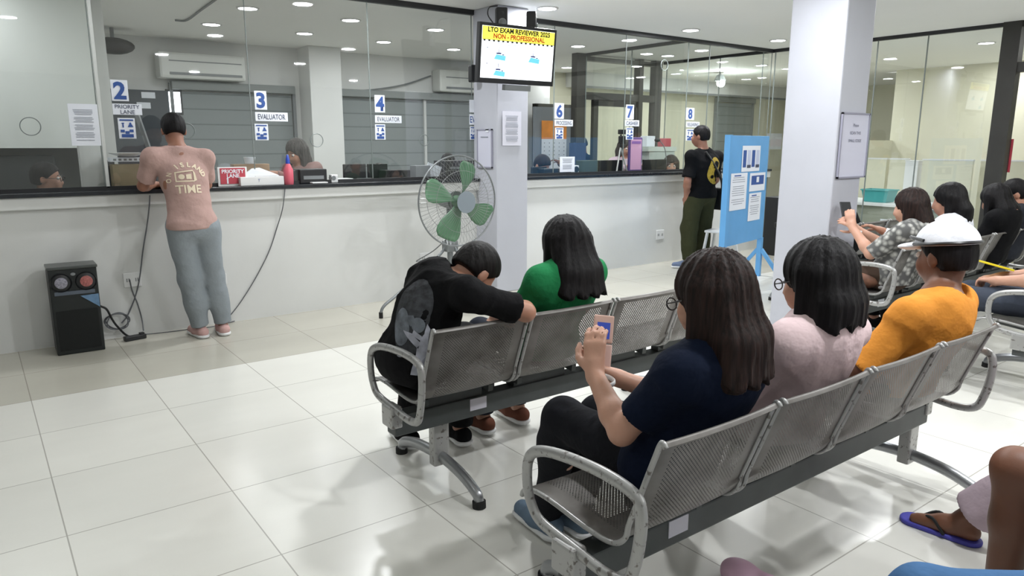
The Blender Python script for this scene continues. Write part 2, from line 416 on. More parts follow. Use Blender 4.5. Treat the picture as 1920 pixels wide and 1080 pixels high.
for i, (x, y) in enumerate(room+inner):
    if i < 4: lab = 'round recessed downlight '+nm[i]
    elif i < len(room): lab = 'round recessed waiting hall downlight, %s of those over the seats' % cols[i-4]
    else: lab = 'round recessed '+inlab[i-len(room)]
    g = 'waiting hall downlights' if i < len(room) else 'office downlights'
    o = proto if i == 0 else dup(proto)
    o.location = (x, y, CEIL); tag(o, lab, group=g)
    ld = bpy.data.lights.new('downlight_lamp', 'AREA'); ld.shape = 'DISK'; ld.size = .16
    ld.energy = LAMP_W if i < len(room) else LAMP_W*.27
    if x > 9: ld.energy = LAMP_W*.5
    if i < len(room) and x < 1: ld.energy *= .12
    if i >= len(room) and x < 4: ld.energy *= .7
    ld.color = (.96, .98, 1.0)
    lo = bpy.data.objects.new('downlight_lamp', ld); COL.objects.link(lo); lo.location = (x, y, CEIL-.014)
# strong round work lamp in the far right room
t = thing('flood_lamp', 'very bright round flood lamp glaring inside the far right room', 'lamp', (10.9, 8.46, 2.55))
MB().lathe([(.01, -.03), (.09, -.02), (.1, 0), (.06, .08), (.01, .1)], seg=24).build('lamp_head', M_GREY, t)
MB().sph((0, -.02, -.05), .075).build('bulb', mat('flood_bulb', (1, 1, 1), .5, emit=(.9, 1, .97), es=40), t)
MB().cyl((0, 0, .09), (0, 0, .13), .01).build('stem', M_GREY, t)
ld = bpy.data.lights.new('flood_light', 'POINT'); ld.energy = 14; ld.shadow_soft_size = .06; ld.color = (.92, 1, .98)
lo = bpy.data.objects.new('flood_light', ld); COL.objects.link(lo); lo.location = (10.9, 8.36, 2.42)
# ================================================================== gang chairs
def perf_mat():
    mt, nt, b = new_mat('perforated_steel'); N = nt.nodes.new; L = nt.links.new
    uv = N('ShaderNodeUVMap'); sp = N('ShaderNodeSeparateXYZ'); L(uv.outputs[0], sp.inputs[0])
    def M(op, a, b_=None):
        n = N('ShaderNodeMath'); n.operation = op
        for i, v in enumerate((a, b_)):
            if v is None: continue
            if isinstance(v, (int, float)): n.inputs[i].default_value = v
            else: L(v, n.inputs[i])
        return n.outputs[0]
    P = .0085
    u = sp.outputs[0]; v = sp.outputs[1]
    a = M('MULTIPLY', M('ADD', u, v), .7071/P); c = M('MULTIPLY', M('SUBTRACT', v, u), .7071/P)
    fa = M('SUBTRACT', M('FRACT', M('ADD', a, 500)), .5); fc = M('SUBTRACT', M('FRACT', M('ADD', c, 500)), .5)
    r2 = M('ADD', M('MULTIPLY', fa, fa), M('MULTIPLY', fc, fc))
    hole = M('LESS_THAN', r2, .045)
    inx = M('LESS_THAN', M('ABSOLUTE', u), .165)
    inv = M('MULTIPLY', M('GREATER_THAN', v, .05), M('LESS_THAN', v, .86))
    hole = M('MULTIPLY', M('MULTIPLY', hole, inx), inv)
    tc = N('ShaderNodeTexCoord'); no = N('ShaderNodeTexNoise'); no.inputs['Scale'].default_value = 7; no.inputs['Detail'].default_value = 5; L(tc.outputs['Object'], no.inputs['Vector'])
    cr = N('ShaderNodeValToRGB'); L(no.outputs[0], cr.inputs[0])
    cr.color_ramp.elements[0].position = .3; cr.color_ramp.elements[0].color = (*srgb(84, 80, 75), 1)
    cr.color_ramp.elements[1].position = .62; cr.color_ramp.elements[1].color = (*srgb(122, 119, 116), 1)
    L(cr.outputs[0], b.inputs['Base Color']); b.inputs['Metallic'].default_value = .35; b.inputs['Roughness'].default_value = .42
    tr = N('ShaderNodeBsdfTransparent'); mx = N('ShaderNodeMixShader'); L(hole, mx.inputs[0]); L(b.outputs[0], mx.inputs[1]); L(tr.outputs[0], mx.inputs[2])
    L(mx.outputs[0], nt.nodes['Material Output'].inputs[0]); return mt
M_PERF = perf_mat()
def worn_mat():
    mt, nt, b = new_mat('worn_silver_paint'); N = nt.nodes.new; L = nt.links.new
    tc = N('ShaderNodeTexCoord'); no = N('ShaderNodeTexNoise'); no.inputs['Scale'].default_value = 60; no.inputs['Detail'].default_value = 6; L(tc.outputs['Object'], no.inputs['Vector'])
    cr = N('ShaderNodeValToRGB'); L(no.outputs[0], cr.inputs[0])
    e = cr.color_ramp.elements; e[0].position = .34; e[0].color = (*srgb(110, 106, 102), 1); e[1].position = .42; e[1].color = (*srgb(168, 168, 167), 1)
    L(cr.outputs[0], b.inputs['Base Color']); b.inputs['Metallic'].default_value = .45; b.inputs['Roughness'].default_value = .38
    return mt
M_WORN = worn_mat()
M_STEEL = mat('satin_steel', srgb(160, 162, 165), .3, metal=.8)
M_BEAM = mat('dark_grey_beam', srgb(72, 76, 76), .5, metal=.2, var=.15, vscale=8)
M_RUBBER = mat('black_rubber', srgb(24, 24, 24), .8)
M_RUST = mat('rusty_tape', srgb(140, 92, 60), .6, var=.2)
PROF = [(-.012, .752), (-.006, .760), (.001, .762), (.008, .750), (.016, .728), (.034, .68), (.056, .62), (.078, .56), (.096, .51), (.112, .475), (.138, .447), (.175, .435), (.23, .434), (.30, .440), (.38, .449), (.45, .452), (.50, .446), (.53, .43), (.538, .412)]
def shell_mesh(W=.45):
    pts = curve_pts([(0, y, z) for y, z in PROF], 3)
    bm = bmesh.new(); uvl = bm.loops.layers.uv.new('UVMap'); nx = 12; rows = []; acc = 0; vs = []
    for i, p in enumerate(pts):
        if i: acc += (p-pts[i-1]).length
        vs.append(acc)
        row = []
        for k in range(nx+1):
            x = (k/nx-.5)*W
            # gentle body contour
            e = abs(x)/(W/2); cx = x
            row.append(bm.verts.new((cx, p.y+.010*(e**2)*(1 if p.z > .5 else 0), p.z+.006*(e**2)*(0 if p.z > .5 else 1))))
        rows.append(row)
    for i in range(len(rows)-1):
        for k in range(nx):
            f = bm.faces.new((rows[i][k], rows[i][k+1], rows[i+1][k+1], rows[i+1][k])); f.smooth = True
            for lp, (ii, kk) in zip(f.loops, ((i, k), (i, k+1), (i+1, k+1), (i+1, k))): lp[uvl].uv = ((kk/nx-.5)*W, vs[ii])
    me = bpy.data.meshes.new('seat_shell'); bm.to_mesh(me); bm.free(); me.materials.append(M_PERF); return me
SHELL = shell_mesh()
def rim_mesh(sx, W=.45):
    mb = MB(); pts = curve_pts([(sx*W/2, y+.008*(z > .5), z) for y, z in PROF], 3); mb.tube(pts, .0075, 8)
    bmesh.ops.recalc_face_normals(mb.bm, faces=mb.bm.faces)
    me = bpy.data.meshes.new('rim'); mb.bm.to_mesh(me); me.materials.append(M_WORN)
    for p in me.polygons: p.use_smooth = True
    return me
RIMS = [rim_mesh(-1), rim_mesh(1)]
def loop_pts(x, skew=0):
    c = [(x, .02, .60), (x, .045, .635), (x, .15, .648), (x, .30, .638), (x, .40, .615), (x, .445, .575), (x, .45, .50), (x, .43, .445), (x, .385, .41), (x, .25, .395), (x, .13, .385), (x, .06, .40), (x, .035, .45), (x, .02, .53)]
    return curve_pts(c, 5, closed=True)
def gang_chair(label, X0, Ytop, n, pitch, legs=(.2, None), plate_white=False):
    t = thing('gang_chair', label, 'bench seating', (X0, Ytop, 0), group='steel gang chairs in the waiting hall')
    tot = n*pitch
    for i in range(n):
        s = link('seat_shell', SHELL, t); s.location = ((i+.5)*pitch, 0, 0)
        for r in RIMS: link('rim', r, s)
    mb = MB(); mb.box((tot/2, .27, .322), (tot+.08, .075, .088), bev=.006)
    for i in range(n):
        mb.box(((i+.5)*pitch, .27, .385), (.30, .05, .045)); 
        for s in (-1, 1): mb.bar(((i+.5)*pitch+s*.16, .19, .41), ((i+.5)*pitch+s*.16, .44, .435), .025, .03)
    mb.build('beam', M_BEAM, t)
    for x in (-.035, tot+.035):
        a = MB().tube(loop_pts(x), .0135, 10, closed=True, flat=1.2).build('arm_loop', M_WORN, t, smooth=True)
        MB().box((x, .27, .36), (.05, .09, .09), bev=.008).build('bracket', M_WORN, a)
    lx = [legs[0], tot-(legs[1] if legs[1] is not None else legs[0])]
    for x in lx:
        mb = MB(); mb.box((x, .30, .20), (.075, .05, .25), bev=.008)
        l = mb.build('leg', M_WORN, t)
        f = MB().tube(curve_pts([(x, -.005, .025), (x, .015, .055), (x, .13, .095), (x, .30, .115), (x, .50, .10), (x, .625, .06), (x, .645, .025)], 4), .02, 10, flat=1.3).build('foot_bar', M_STEEL, l, smooth=True)
        for ya, yb in ((-.008, -.006), (.648, .646)): MB().cyl((x, ya, 0), (x, yb, .028), .028).build('foot_cap', M_RUBBER, l)
    MB().box((legs[0]+.16, .2315, .335), (.085, .003, .052)).build('label_plate', M_PAPER if plate_white else mat('pale_label', srgb(196, 194, 204), .5), t)
    return t
ROW1 = gang_chair('four seat perforated steel gang chair holding the black shirted man and green topped woman', 1.30, 2.24, 4, .475)
ROW2 = gang_chair('nearest four seat gang chair holding the navy, pale pink and orange shirted people', 1.20, 1.04, 4, .478, legs=(.2, -.04))
ROW3 = gang_chair('gang chair right of the big pillar with the floral bloused long haired woman', 4.83, 2.22, 5, .49, plate_white=True, legs=(.10, .2))
ROW4 = gang_chair('gang chair cut by the right frame edge, under the person with the yellow item', 4.62, 1.15, 4, .48, legs=(.62, .3))
ROW5 = gang_chair('gang chair furthest forward, mostly hidden behind the right pillar', 5.72, 3.22, 3, .49)
ROW6 = gang_chair('gang chair in the bottom right corner under the blue jeans person', 1.95, -.12, 4, .475)

# ================================================================== television and speakers on the pillar
TVC = onY(971, 104, 5.36)
t = thing('television', 'wall mounted flat screen television on the central pillar showing a yellow and white slide', 'television', TVC, math.radians(-2))
t.rotation_euler = (math.radians(6), 0, math.radians(-2))
TW, TH = .83, .50
MB().box((0, .02, 0), (TW, .05, TH), bev=.006).build('housing', M_DARK, t)
M_SCR = mat('lit_screen_white', (1, 1, 1), .4, emit=(.86, .93, 1), es=.62)
M_SCRY = mat('lit_screen_yellow', (.9, .8, .1), .4, emit=(.95, .86, .08), es=.5)
s = MB().box((0, -.0065, .008), (TW-.05, .002, TH-.07)).build('screen', M_SCR, t)
MB().box((0, -.009, .165), (TW-.054, .002, .11)).build('yellow_banner', M_SCRY, s)
text_on('slide_title', 'LTO EXAM REVIEWER 2025', .056, M_DARK, s, (0, -.012, .193), (1, 0, 0), (0, 0, 1), bold=.002)
text_on('slide_subtitle', 'NON - PROFESSIONAL', .055, mat('screen_red', srgb(190, 60, 20), .5, emit=srgb(200, 60, 20), es=.15), s, (.0, -.012, .143), (1, 0, 0), (0, 0, 1), bold=.002)
mb = MB()
mb.box((0, -.0105, .1115), (.775, .002, .003))
for i in range(16): mb.box((-.365+i*.0485, -.0105, .105), (.02, .002, .014))
mb.build('banner_edge_dots', M_DARK, s)
text_on('slide_caption', 'Mga tanong at sagot', .028, mat('screen_grey', srgb(130, 140, 170), .5), s, (-.12, -.0105, .085), (1, 0, 0), (0, 0, 1))
msb = mat('screen_blue', srgb(110, 200, 240), .5, emit=srgb(110, 200, 240), es=.35); msd = mat('screen_navy', srgb(60, 70, 130), .5)
mb = MB(); md = MB()
for (x, z) in ((-.20, .0), (-.20, -.135), (.17, -.005)):
    mb.poly([(x-.06, -.0105, z-.045), (x+.06, -.0105, z-.055), (x+.065, -.0105, z-.015), (x-.035, -.0105, z-.005)])
    md.box((x-.01, -.011, z+.004), (.05, .001, .012)); md.box((x-.01, -.011, z+.03), (.004, .001, .05)); md.box((x+.035, -.011, z-.006), (.02, .001, .008))
for z in (.045, -.085): md.box((-.33, -.011, z), (.012, .001, .006))
mb.build('drawings', msb, s); md.build('drawing_lines', msd, s)
MB().box((0, .17, 0), (.12, .25, .2)).build('mount_arm', M_BLACKTRIM, t)
MB().box((0.02, .02, -TH/2-.03), (.28, .05, .05)).build('bottom_bracket', M_GREY, t)
def speaker(px, py, label, rz):
    p = onY(px, py, 5.42)
    t = thing('desktop_speaker', label, 'speaker', p, rz, group='small speakers above the television')
    MB().box((0, 0, 0), (.10, .09, .20), bev=.014).build('cabinet', M_DARK, t)
    MB().lathe([(.001, 0), (.032, .004), (.036, .012), (.028, .014), (.01, .006), (.001, .004)], (0, -.046, -.03), rot=Euler((PI/2, 0, 0)).to_matrix()).build('driver', M_GREY, t)
    MB().lathe([(.001, 0), (.016, .003), (.001, .006)], (0, -.046, .05), rot=Euler((PI/2, 0, 0)).to_matrix()).build('tweeter', M_BLACKTRIM, t)
speaker(940, 37, 'small black loudspeaker above the left half of the television', math.radians(-25))
speaker(996, 44, 'small black loudspeaker above the right half of the television, turned away', math.radians(52))
tag(MB().tube(curve_pts([(4.02, 5.62, 2.66), onY(918, 14, 5.62), onY(915, 28, 5.6), onY(925, 44, 5.5)], 8), .006).build('television_cable', M_DARK, None, smooth=True), 'thin dark cable hanging from the ceiling down behind the television', 'cable')
tag(MB().box(onY(886, 138, 5.9), (.06, .07, .16), bev=.015).build('wall_remote_box', M_DARK), 'small black box fixed on the edge of the central pillar left of the television', 'box')

# ================================================================== notices
def sheet(name, x0, y0, x1, y1, Y, label, mt=None, lines=0, cat='notice', title=None, rz=0):
    a = onY(x0, y0, Y); b = onY(x1, y1, Y); W = abs(b.x-a.x); H = abs(a.z-b.z); c = (a+b)/2
    t = thing(name, label, cat, c)
    MB().box((0, 0, 0), (W, .004, H)).build('paper_sheet', mt or M_PAPER, t)
    if lines:
        mb = MB(); z = H*.36; i = 0
        while z > -H*.4 and i < lines:
            if i % 5 != 4: mb.box((RNG.uniform(-.02, .0)*W, -.0035, z), (W*RNG.uniform(.55, .7), .001, H/lines*.28))
            z -= H*.8/lines; i += 1
        mb.build('printed_lines', M_TEXTG, t)
    if title: text_on('lettering', title, H*.5, M_INK, t, (0, -.004, 0), (1, 0, 0), (0, 0, 1), bold=.002)
    return t, W, H
sheet('paper_notice', 126, 194, 190, 273, YG-.02, 'white printed notice taped on the glass at the far left', lines=22)
sheet('paper_notice', 942, 208, 977, 273, 5.64, 'pale notice with grey paragraphs on the front of the central pillar', lines=20, mt=mat('lilac_paper', srgb(214, 214, 226), .8))
# framed signs (their codes left out)
def framed(px, label, faceY=None, faceX=None, c=None, W=.2, H=.4):
    t = thing('framed_sign', label, 'sign', c, 0 if faceY else -PI/2)
    mb = MB()
    for x in (-W/2, W/2): mb.box((x, 0, 0), (.012, .014, H+.012))
    for z in (-H/2, H/2): mb.box((0, 0, z), (W+.012, .014, .012))
    mb.build('frame', mat('lavender_grey_frame', srgb(150, 150, 166), .5), t)
    MB().box((0, .002, 0), (W, .006, H)).build('paper_sheet', mat('lavender_paper', srgb(206, 207, 222), .7), t)
    return t
# left face of the central pillar
a = onX(897, 243, 4.03); b = onX(924, 315, 4.03)
t = framed(None, 'lavender framed sign on the left face of the central pillar above the fan', faceX=4.03, c=(4.02, (a.y+b.y)/2, (a.z+b.z)/2), W=abs(a.y-b.y), H=abs(a.z-b.z)*.98)
MB().box((.05, -.006, .17), (.05, .002, .03)).build('emblem', M_PAPER, t)
MB().box((0, -.005, .11), (.12, .002, .008)).build('printed_lines', M_TEXTG, t)
a = onY(1580, 212, 2.84); b = onY(1619, 331, 2.84)
t = framed(None, 'tall lavender framed sign on the front of the right pillar', faceY=1, c=((a.x+b.x)/2, 2.838, (a.z+b.z)/2), W=abs(a.x-b.x), H=abs(a.z-b.z))
for i, s_ in enumerate(('Please', 'SCAN THIS', 'SMALL CODE')): text_on('lettering', s_, .03, M_INKD, t, (0, -.006, .145-i*.055), (1, 0, 0), (0, 0, 1))

def window_signs(num, x, word, w_, lab, scale=1.0):
    """number card, word card and pictogram sticker hung on the inside of the glass"""
    pass
def fit_text(s, w_, h_, ink, t, dz, bold, name):
    me = text_mesh(s, 1.0, bold=.035 if len(s) == 1 else .005); xs = [v.co.x for v in me.vertices]; ys = [v.co.y for v in me.vertices]
    k = h_/(max(ys)-min(ys)); kx = min(k, w_/(max(xs)-min(xs))); cx, cy = (max(xs)+min(xs))/2, (max(ys)+min(ys))/2
    for v in me.vertices: v.co = ((v.co.x-cx)*kx, -.004, (v.co.y-cy)*k+dz)
    me.materials.clear(); me.materials.append(ink); return link(name, me, t)
def card(name, r, label, txt=None, size=.1, mt=M_PAPER, ink=M_INK, cat='sign', bold=.004, rows=None, sx=1.0):
    a = onY(r[0], r[1], YG-.012); b = onY(r[2], r[3], YG-.012); W = abs(b.x-a.x); H = abs(a.z-b.z); c = (a+b)/2
    t = thing(name, label, cat, c)
    MB().box((0, 0, 0), (W, .004, H), bev=.0015).build('card', mt, t)
    if txt: fit_text(txt, W*.84, H*(.84 if len(txt) == 1 else .6), ink, t, 0, bold, 'numeral' if len(txt) == 1 else 'lettering')
    if rows:
        for i, rr in enumerate(rows): fit_text(rr, W*.84, H*.36, ink, t, H*(.24-.48*i), bold, 'lettering')
    return t, W, H
def picto(r, label):
    t, W, H = card('pictogram_sticker', r, label, cat='sticker')
    mb = MB()
    mb.box((0, -.004, H*.40), (W*.8, .001, H*.07))
    mb.box((-W*.22, -.004, H*.14), (W*.08, .001, H*.2)); mb.box((-W*.22, -.004, H*.25), (W*.16, .001, H*.04))
    mb.poly([(W*.05, -.004, H*.06), (W*.38, -.004, H*.06), (W*.3, -.004, H*.2), (W*.13, -.004, H*.2)]); mb.sph((W*.215, -.003, H*.24), (W*.07, .002, H*.05), 8)
    for (x, z) in ((-.27, -.13), (.25, -.12), (0, -.2)):
        mb.box((x*W, -.004, z*H), (W*.24, .001, H*.13))
    mb.box((0, -.004, -.36*H), (W*.7, .001, H*.16)); mb.build('pictogram', M_INK, t)
card('window_number_sign', (206, 149, 242, 190), 'tall white number card directly above the priority lane card', '2', .30, bold=.012)
t, W, H = card('priority_lane_sign', (210, 194, 267, 216), 'small white card reading priority lane below the numeral 2', rows=['PRIORITY', 'LANE'], size=.06, ink=M_INKD, bold=.001)
picto((220, 221, 256, 260), 'blue pictogram sticker beneath the priority lane card')
card('window_number_sign', (476, 170, 501, 206), 'white number card on the glass up and right of the pink shirted man', '3', .25, bold=.010)
card('evaluator_sign', (478, 210, 540, 228), 'evaluator card nearer the pink shirted man', 'EVALUATOR', .065, ink=M_INKD, bold=.001)
picto((477, 232, 504, 263), 'pictogram sticker on the glass above the paper box')
card('window_number_sign', (702, 178, 722, 211), 'white number card on the glass left of the fan, above the black monitors', '4', .22, bold=.009)
card('evaluator_sign', (703, 216, 753, 231), 'evaluator card nearer the pedestal fan', 'EVALUATOR', .055, ink=M_INKD, bold=.001)
picto((703, 233, 723, 262), 'pictogram sticker over the black monitors left of the fan')
card('window_number_sign', (880, 187, 892, 211), 'card partly hidden behind the central pillar edge', None)
card('evaluator_sign', (880, 214, 892, 234), 'blue lettered card cut off by the central pillar edge', 'EV', .09, ink=M_INK, bold=.001)
picto((881, 237, 892, 262), 'blue pictogram sticker cut off by the central pillar edge')
card('window_number_sign', (1040, 193, 1057, 223), 'number card just right of the television, in front of the calendar', '6', .24, bold=.008)
card('processing_sign', (1040, 224, 1074, 237), 'pale card reading processing under the numeral 6', 'PROCESSING', .045, ink=M_INKD, bold=.0005, sx=.9)
picto((1041, 239, 1056, 261), 'pictogram sticker overlapping the orange calendar picture')
card('window_number_sign', (1174, 196, 1188, 224), 'number card on the glass above the purple standee', '7', .24, bold=.008)
card('cashier_sign', (1172, 225, 1198, 237), 'bluish card under the numeral 7', 'CASHIER', .05, ink=M_INKD, bold=.0005, sx=.9)
picto((1174, 239, 1187, 262), 'pictogram sticker right above the purple standee')
card('window_number_sign', (1287, 202, 1301, 225), 'number card on the glass left of the head of the man in olive trousers', '8', .24, bold=.008)
card('releasing_sign', (1287, 228, 1311, 239), 'faint card under the numeral 8', 'RELEASING', .045, ink=M_INKD, bold=.0005, sx=.85)
picto((1287, 242, 1300, 264), 'pictogram sticker beside the face of the man in olive trousers')
sheet('paper_notice', 1050, 294, 1077, 322, YG-.012, 'pale notice with grey lines low on the glass under numeral 6', lines=10)
# speaking holes
M_RINGW = mat('clear_ring', srgb(190, 196, 196), .3)
for i, (px, py, r_, lab) in enumerate(((351, 245, .055, 'round speaking hole ring beside the pink shirted man'), (594, 263, .055, 'round speaking hole ring in front of the white column'), (796, 263, .05, 'round speaking hole ring right of numeral 4'), (1246, 122, .06, 'grey ring high on the glass between numerals 7 and 8'), (57, 237, .06, 'faint round ring on the left-most glass'))):
    p = onY(px, py, YG-.012); pts = [(p.x+r_*math.cos(a), p.y, p.z+r_*math.sin(a)) for a in [2*PI*k/28 for k in range(28)]]
    tag(MB().tube(pts, .0035, 6, closed=True).build('speaking_ring', M_SEAM, None, smooth=True), lab, 'ring')

# ================================================================== pedestal fan
M_FANG = mat('fan_green', srgb(84, 124, 94), .45, var=.06)
M_FANM = mat('fan_grey_metal', srgb(128, 132, 134), .4, metal=.5)
M_WIRE = mat('fan_wire', srgb(150, 152, 152), .35, metal=.6)
FX, FY, FZ = 3.335, 5.22, .955
t = thing('pedestal_fan', 'large industrial pedestal fan with green blades in a wire cage', 'fan', (FX, FY, 0))
head = MB().cyl((0, .06, FZ), (0, .28, FZ), .085, .06, seg=20).build('motor', M_FANM, t, smooth=True)
R0 = .385
for i, y in enumerate((0.03,)):
    MB().tube([(R0*math.cos(a), y, FZ+R0*math.sin(a)) for a in [2*PI*k/64 for k in range(64)]], .007, 8, closed=True).build('cage_rim', M_FANM, t, smooth=True)
for side in (-1, 1):
    mb = MB(); nsp = 64
    for k in range(nsp):
        a = 2*PI*k/nsp; tw = .5*side
        pts = []
        for j in range(8):
            f = j/7; r = .06+(R0-.06)*f; y = .03+side*.115*math.cos(f*PI/2)**.7; aa = a+tw*(1-f)*.35
            pts.append((r*math.cos(aa), y, FZ+r*math.sin(aa)))
        mb.tube(pts, .0012, 4)
    for r in (.14, .26):
        f = (r-.06)/(R0-.06); y = .03+side*.115*math.cos(f*PI/2)**.7
        mb.tube([(r*math.cos(a), y, FZ+r*math.sin(a)) for a in [2*PI*k/48 for k in range(48)]], .002, 5, closed=True)
    mb.build('wire_guard', M_WIRE, t, smooth=True)
MB().lathe([(.001, 0), (.05, .0), (.085, -.004), (.092, -.018), (.06, -.022), (.001, -.022)], (0, -.085, FZ), rot=Euler((-PI/2, 0, 0)).to_matrix()).build('hub_badge', mat('fan_badge', srgb(126, 136, 144), .4), t, smooth=True)
h = MB().lathe([(.001, 0), (.03, 0), (.03, .01), (.001, .01)], (0, -.088, FZ), rot=Euler((PI/2, 0, 0)).to_matrix()).build('badge_center', mat('fan_badge_center', srgb(96, 90, 92), .4), t)
MB().cyl((0, -.06, FZ), (0, .07, FZ), .05, seg=18).build('blade_hub', M_FANG, t, smooth=True)
def blade(a0):
    bm = bmesh.new(); rows = []
    outline = [(.04, -.30, .30), (.10, -.30, .26), (.16, -.34, .30), (.22, -.36, .34), (.28, -.32, .34), (.32, -.26, .30), (.345, -.16, .22)]
    for r, s0, s1 in outline:
        row = []
        for k in range(7):
            f = k/6; ang = (s0+(s1-s0)*f)*1.12; y = .045-(f)*.085*(1-.3*r/.34)+.01*math.sin(f*PI)
            row.append(bm.verts.new((r*math.cos(a0+ang), y-.01, FZ+r*math.sin(a0+ang))))
        rows.append(row)
    for A, B in zip(rows, rows[1:]):
        for k in range(6): bm.faces.new((A[k], A[k+1], B[k+1], B[k]))
    mb = MB(); mb.bm.free(); mb.bm = bm
    o = mb.build('fan_blade', M_FANG, t, smooth=True); m_ = o.modifiers.new('thick', 'SOLIDIFY'); m_.thickness = .004
    return o
for a in (72, 158, 244, 332): blade(math.radians(a))
MB().cyl((0, .17, FZ-.06), (0, .17, .36), .026, seg=16).build('pole', M_FANM, t, smooth=True)
MB().box((0, .17, FZ-.40), (.12, .10, .10), bev=.02).build('tilt_bracket', M_FANM, t)
for i, a in enumerate((180, 300, 60)):
    c, s_ = math.cos(math.radians(a)), math.sin(math.radians(a)); q = lambda r, z: (c*r, .17+s_*r, z)
    if i == 0: pts = [q(.03, .58), q(.09, .50), q(.30, .33), q(.55, .17), q(.66, .10), q(.69, .04), q(.69, .0)]
    else: pts = [q(.03, .58), q(.07, .50), q(.20, .30), q(.38, .14), q(.47, .08), q(.49, .04), q(.49, 0)]
    l = MB().tube(curve_pts(pts, 6), .013, 10).build('leg', M_FANM, t, smooth=True)
    e = Vector(pts[-1]); MB().cyl(e, e+Vector((0, 0, .05)), .017).build('rubber_foot', M_RUBBER, l)
tag(MB().tube(curve_pts([(FX-.04, FY+.16, .62), (FX-.10, FY+.3, .5), (FX-.13, FY+.55, .38), onY(806, 484, YW-.02)], 8), .005).build('fan_cord', M_GREY, None, smooth=True), 'grey cord from the fan to the wall outlet', 'cord')

# ================================================================== floor speaker
M_SPK = mat('speaker_black', srgb(16, 22, 22), .5)
t = thing('floor_loudspeaker', 'black tower loudspeaker with two small cones against the counter wall', 'speaker', (.50, 5.82, 0), math.radians(-1))
W, D, H = .29, .24, .60
MB().box((0, 0, H/2), (W, D, H), bev=.008).build('cabinet', M_SPK, t)
MB().box((0, -.02, H+.006), (W+.012, D-.02, .02), bev=.006).build('top_panel', mat('speaker_top', srgb(66, 70, 68), .3), t)
for x, c in ((-.075, srgb(140, 138, 150)), (.075, srgb(165, 96, 92))):
    d_ = MB().lathe([(.001, .012), (.03, .006), (.058, -.002), (.062, .008), (.066, 0), (.066, -.006), (.001, -.006)], (x, -D/2-.004, .505), rot=Euler((PI/2, 0, 0)).to_matrix()).build('speaker_cone', M_DARK, t, smooth=True)
    MB().lathe([(.001, .006), (.02, .004), (.038, .0), (.038, -.003), (.001, -.003)], (x, -D/2-.014, .505), rot=Euler((PI/2, 0, 0)).to_matrix()).build('dust_cap', mat('dust_cap', c, .35, var=.4, vscale=90), d_, smooth=True)
MB().sph((0, -D/2-.004, .56), (.016, .004, .011)).build('badge', M_GREY, t)
mb = MB().box((0, -D/2-.004, .432), (.24, .006, .025)).build('control_strip', mat('control_strip', srgb(84, 92, 104), .4), t)
MB().poly([(.03, -D/2-.003, .405), (.14, -D/2-.003, .410), (.14, -D/2-.003, .315)], (0, -.003, 0)).build('blue_triangle', mat('speaker_blue', srgb(96, 128, 160), .4, var=.2, vscale=30), t)
MB().box((0, -D/2-.002, .17), (.25, .004, .28)).build('grille', mat('grille_cloth', srgb(12, 16, 15), .85, bump=.3, bscale=400), t)

# ================================================================== outlets and cables
def outlet(x0, y0, x1, y1, label):
    a = onY(x0, y0, YW-.004); b = onY(x1, y1, YW-.004); t = thing('wall_outlet', label, 'outlet', (a+b)/2, group='wall outlets along the counter wall'); W = abs(a.x-b.x); H = abs(a.z-b.z)
    MB().box((0, 0, 0), (W, .012, H), bev=.003).build('plate', M_WHITEP, t)
    mb = MB()
    for x in ((-.25, .25) if W > .06 else (0,)):
        for dx in (-.06, .06): mb.box(((x+dx)*W, -.007, 0), (.006, .002, H*.25))
    mb.build('sockets', M_GREY, t)
outlet(230, 513, 266, 536, 'white double outlet between the loudspeaker and the pink shirted man')
outlet(413, 514, 426, 532, 'white outlet right of the pink shirted man\'s calf')
outlet(787, 475, 813, 494, 'white outlet behind the pedestal fan')
outlet(1231, 432, 1244, 448, 'white outlet left of the man in olive trousers')
M_CABLE = mat('grey_cable', srgb(96, 98, 102), .5)
def cable(name, pts, r, label, mt=None): tag(MB().tube(curve_pts(pts, 8), r, 6).build(name, mt or M_CABLE, None, smooth=True), label, 'cable')
yc = YW-.012; ycap = YW-.062
cable('power_cable', [onY(281, 366, ycap), onY(280, 385, ycap), onY(276, 420, yc), onY(268, 470, yc), onY(262, 520, yc), onY(254, 555, yc), onY(240, 590, yc), onY(228, 606, yc-.01)], .005, 'grey cable dropping from the counter edge left of the pink shirted man')
cable('power_cable', [onY(243, 524, yc), onY(248, 545, yc), onY(258, 570, yc), onY(266, 598, yc), onY(269, 620, 5.93)], .005, 'short cable from the double outlet down to the floor')
cable('power_cable', [onY(535, 349, ycap), onY(530, 390, ycap), onY(520, 425, yc), onY(505, 470, yc), onY(480, 520, yc), onY(450, 568, yc), onY(425, 599, yc), onZ(414, 608, .01)], .004, 'long thin cable curving down the wall right of the pink shirted man')
cable('speaker_lead', [onY(188, 574, 5.8), onY(200, 580, 5.85), onY(210, 598, 5.9), onY(220, 612, 5.93), onZ(240, 630, .012), onZ(262, 628, .012)], .008, 'thick black lead from the loudspeaker to the floor', M_DARK)
pts = []
c = onY(222, 617, 5.95)
for k in range(40): 
    a = k*.62; pts.append((c.x+.075*math.cos(a)+.01*math.sin(k), c.y-.02*math.sin(k*.9), c.z+.06*math.sin(a)+.06))
cable('cable_coil', pts, .004, 'loose coil of grey cable lying by the loudspeaker')
cable('floor_cable', [onZ(270, 627, .008), onZ(300, 624, .006), onZ(350, 618, .006), onZ(400, 612, .006), onZ(440, 602, .006)], .004, 'thin cable running along the foot of the counter wall')
p = onZ(253, 632, .02)
t = thing('power_strip', 'dark power strip on the floor right of the loudspeaker', 'power strip', (p.x, p.y, .018), math.radians(12))
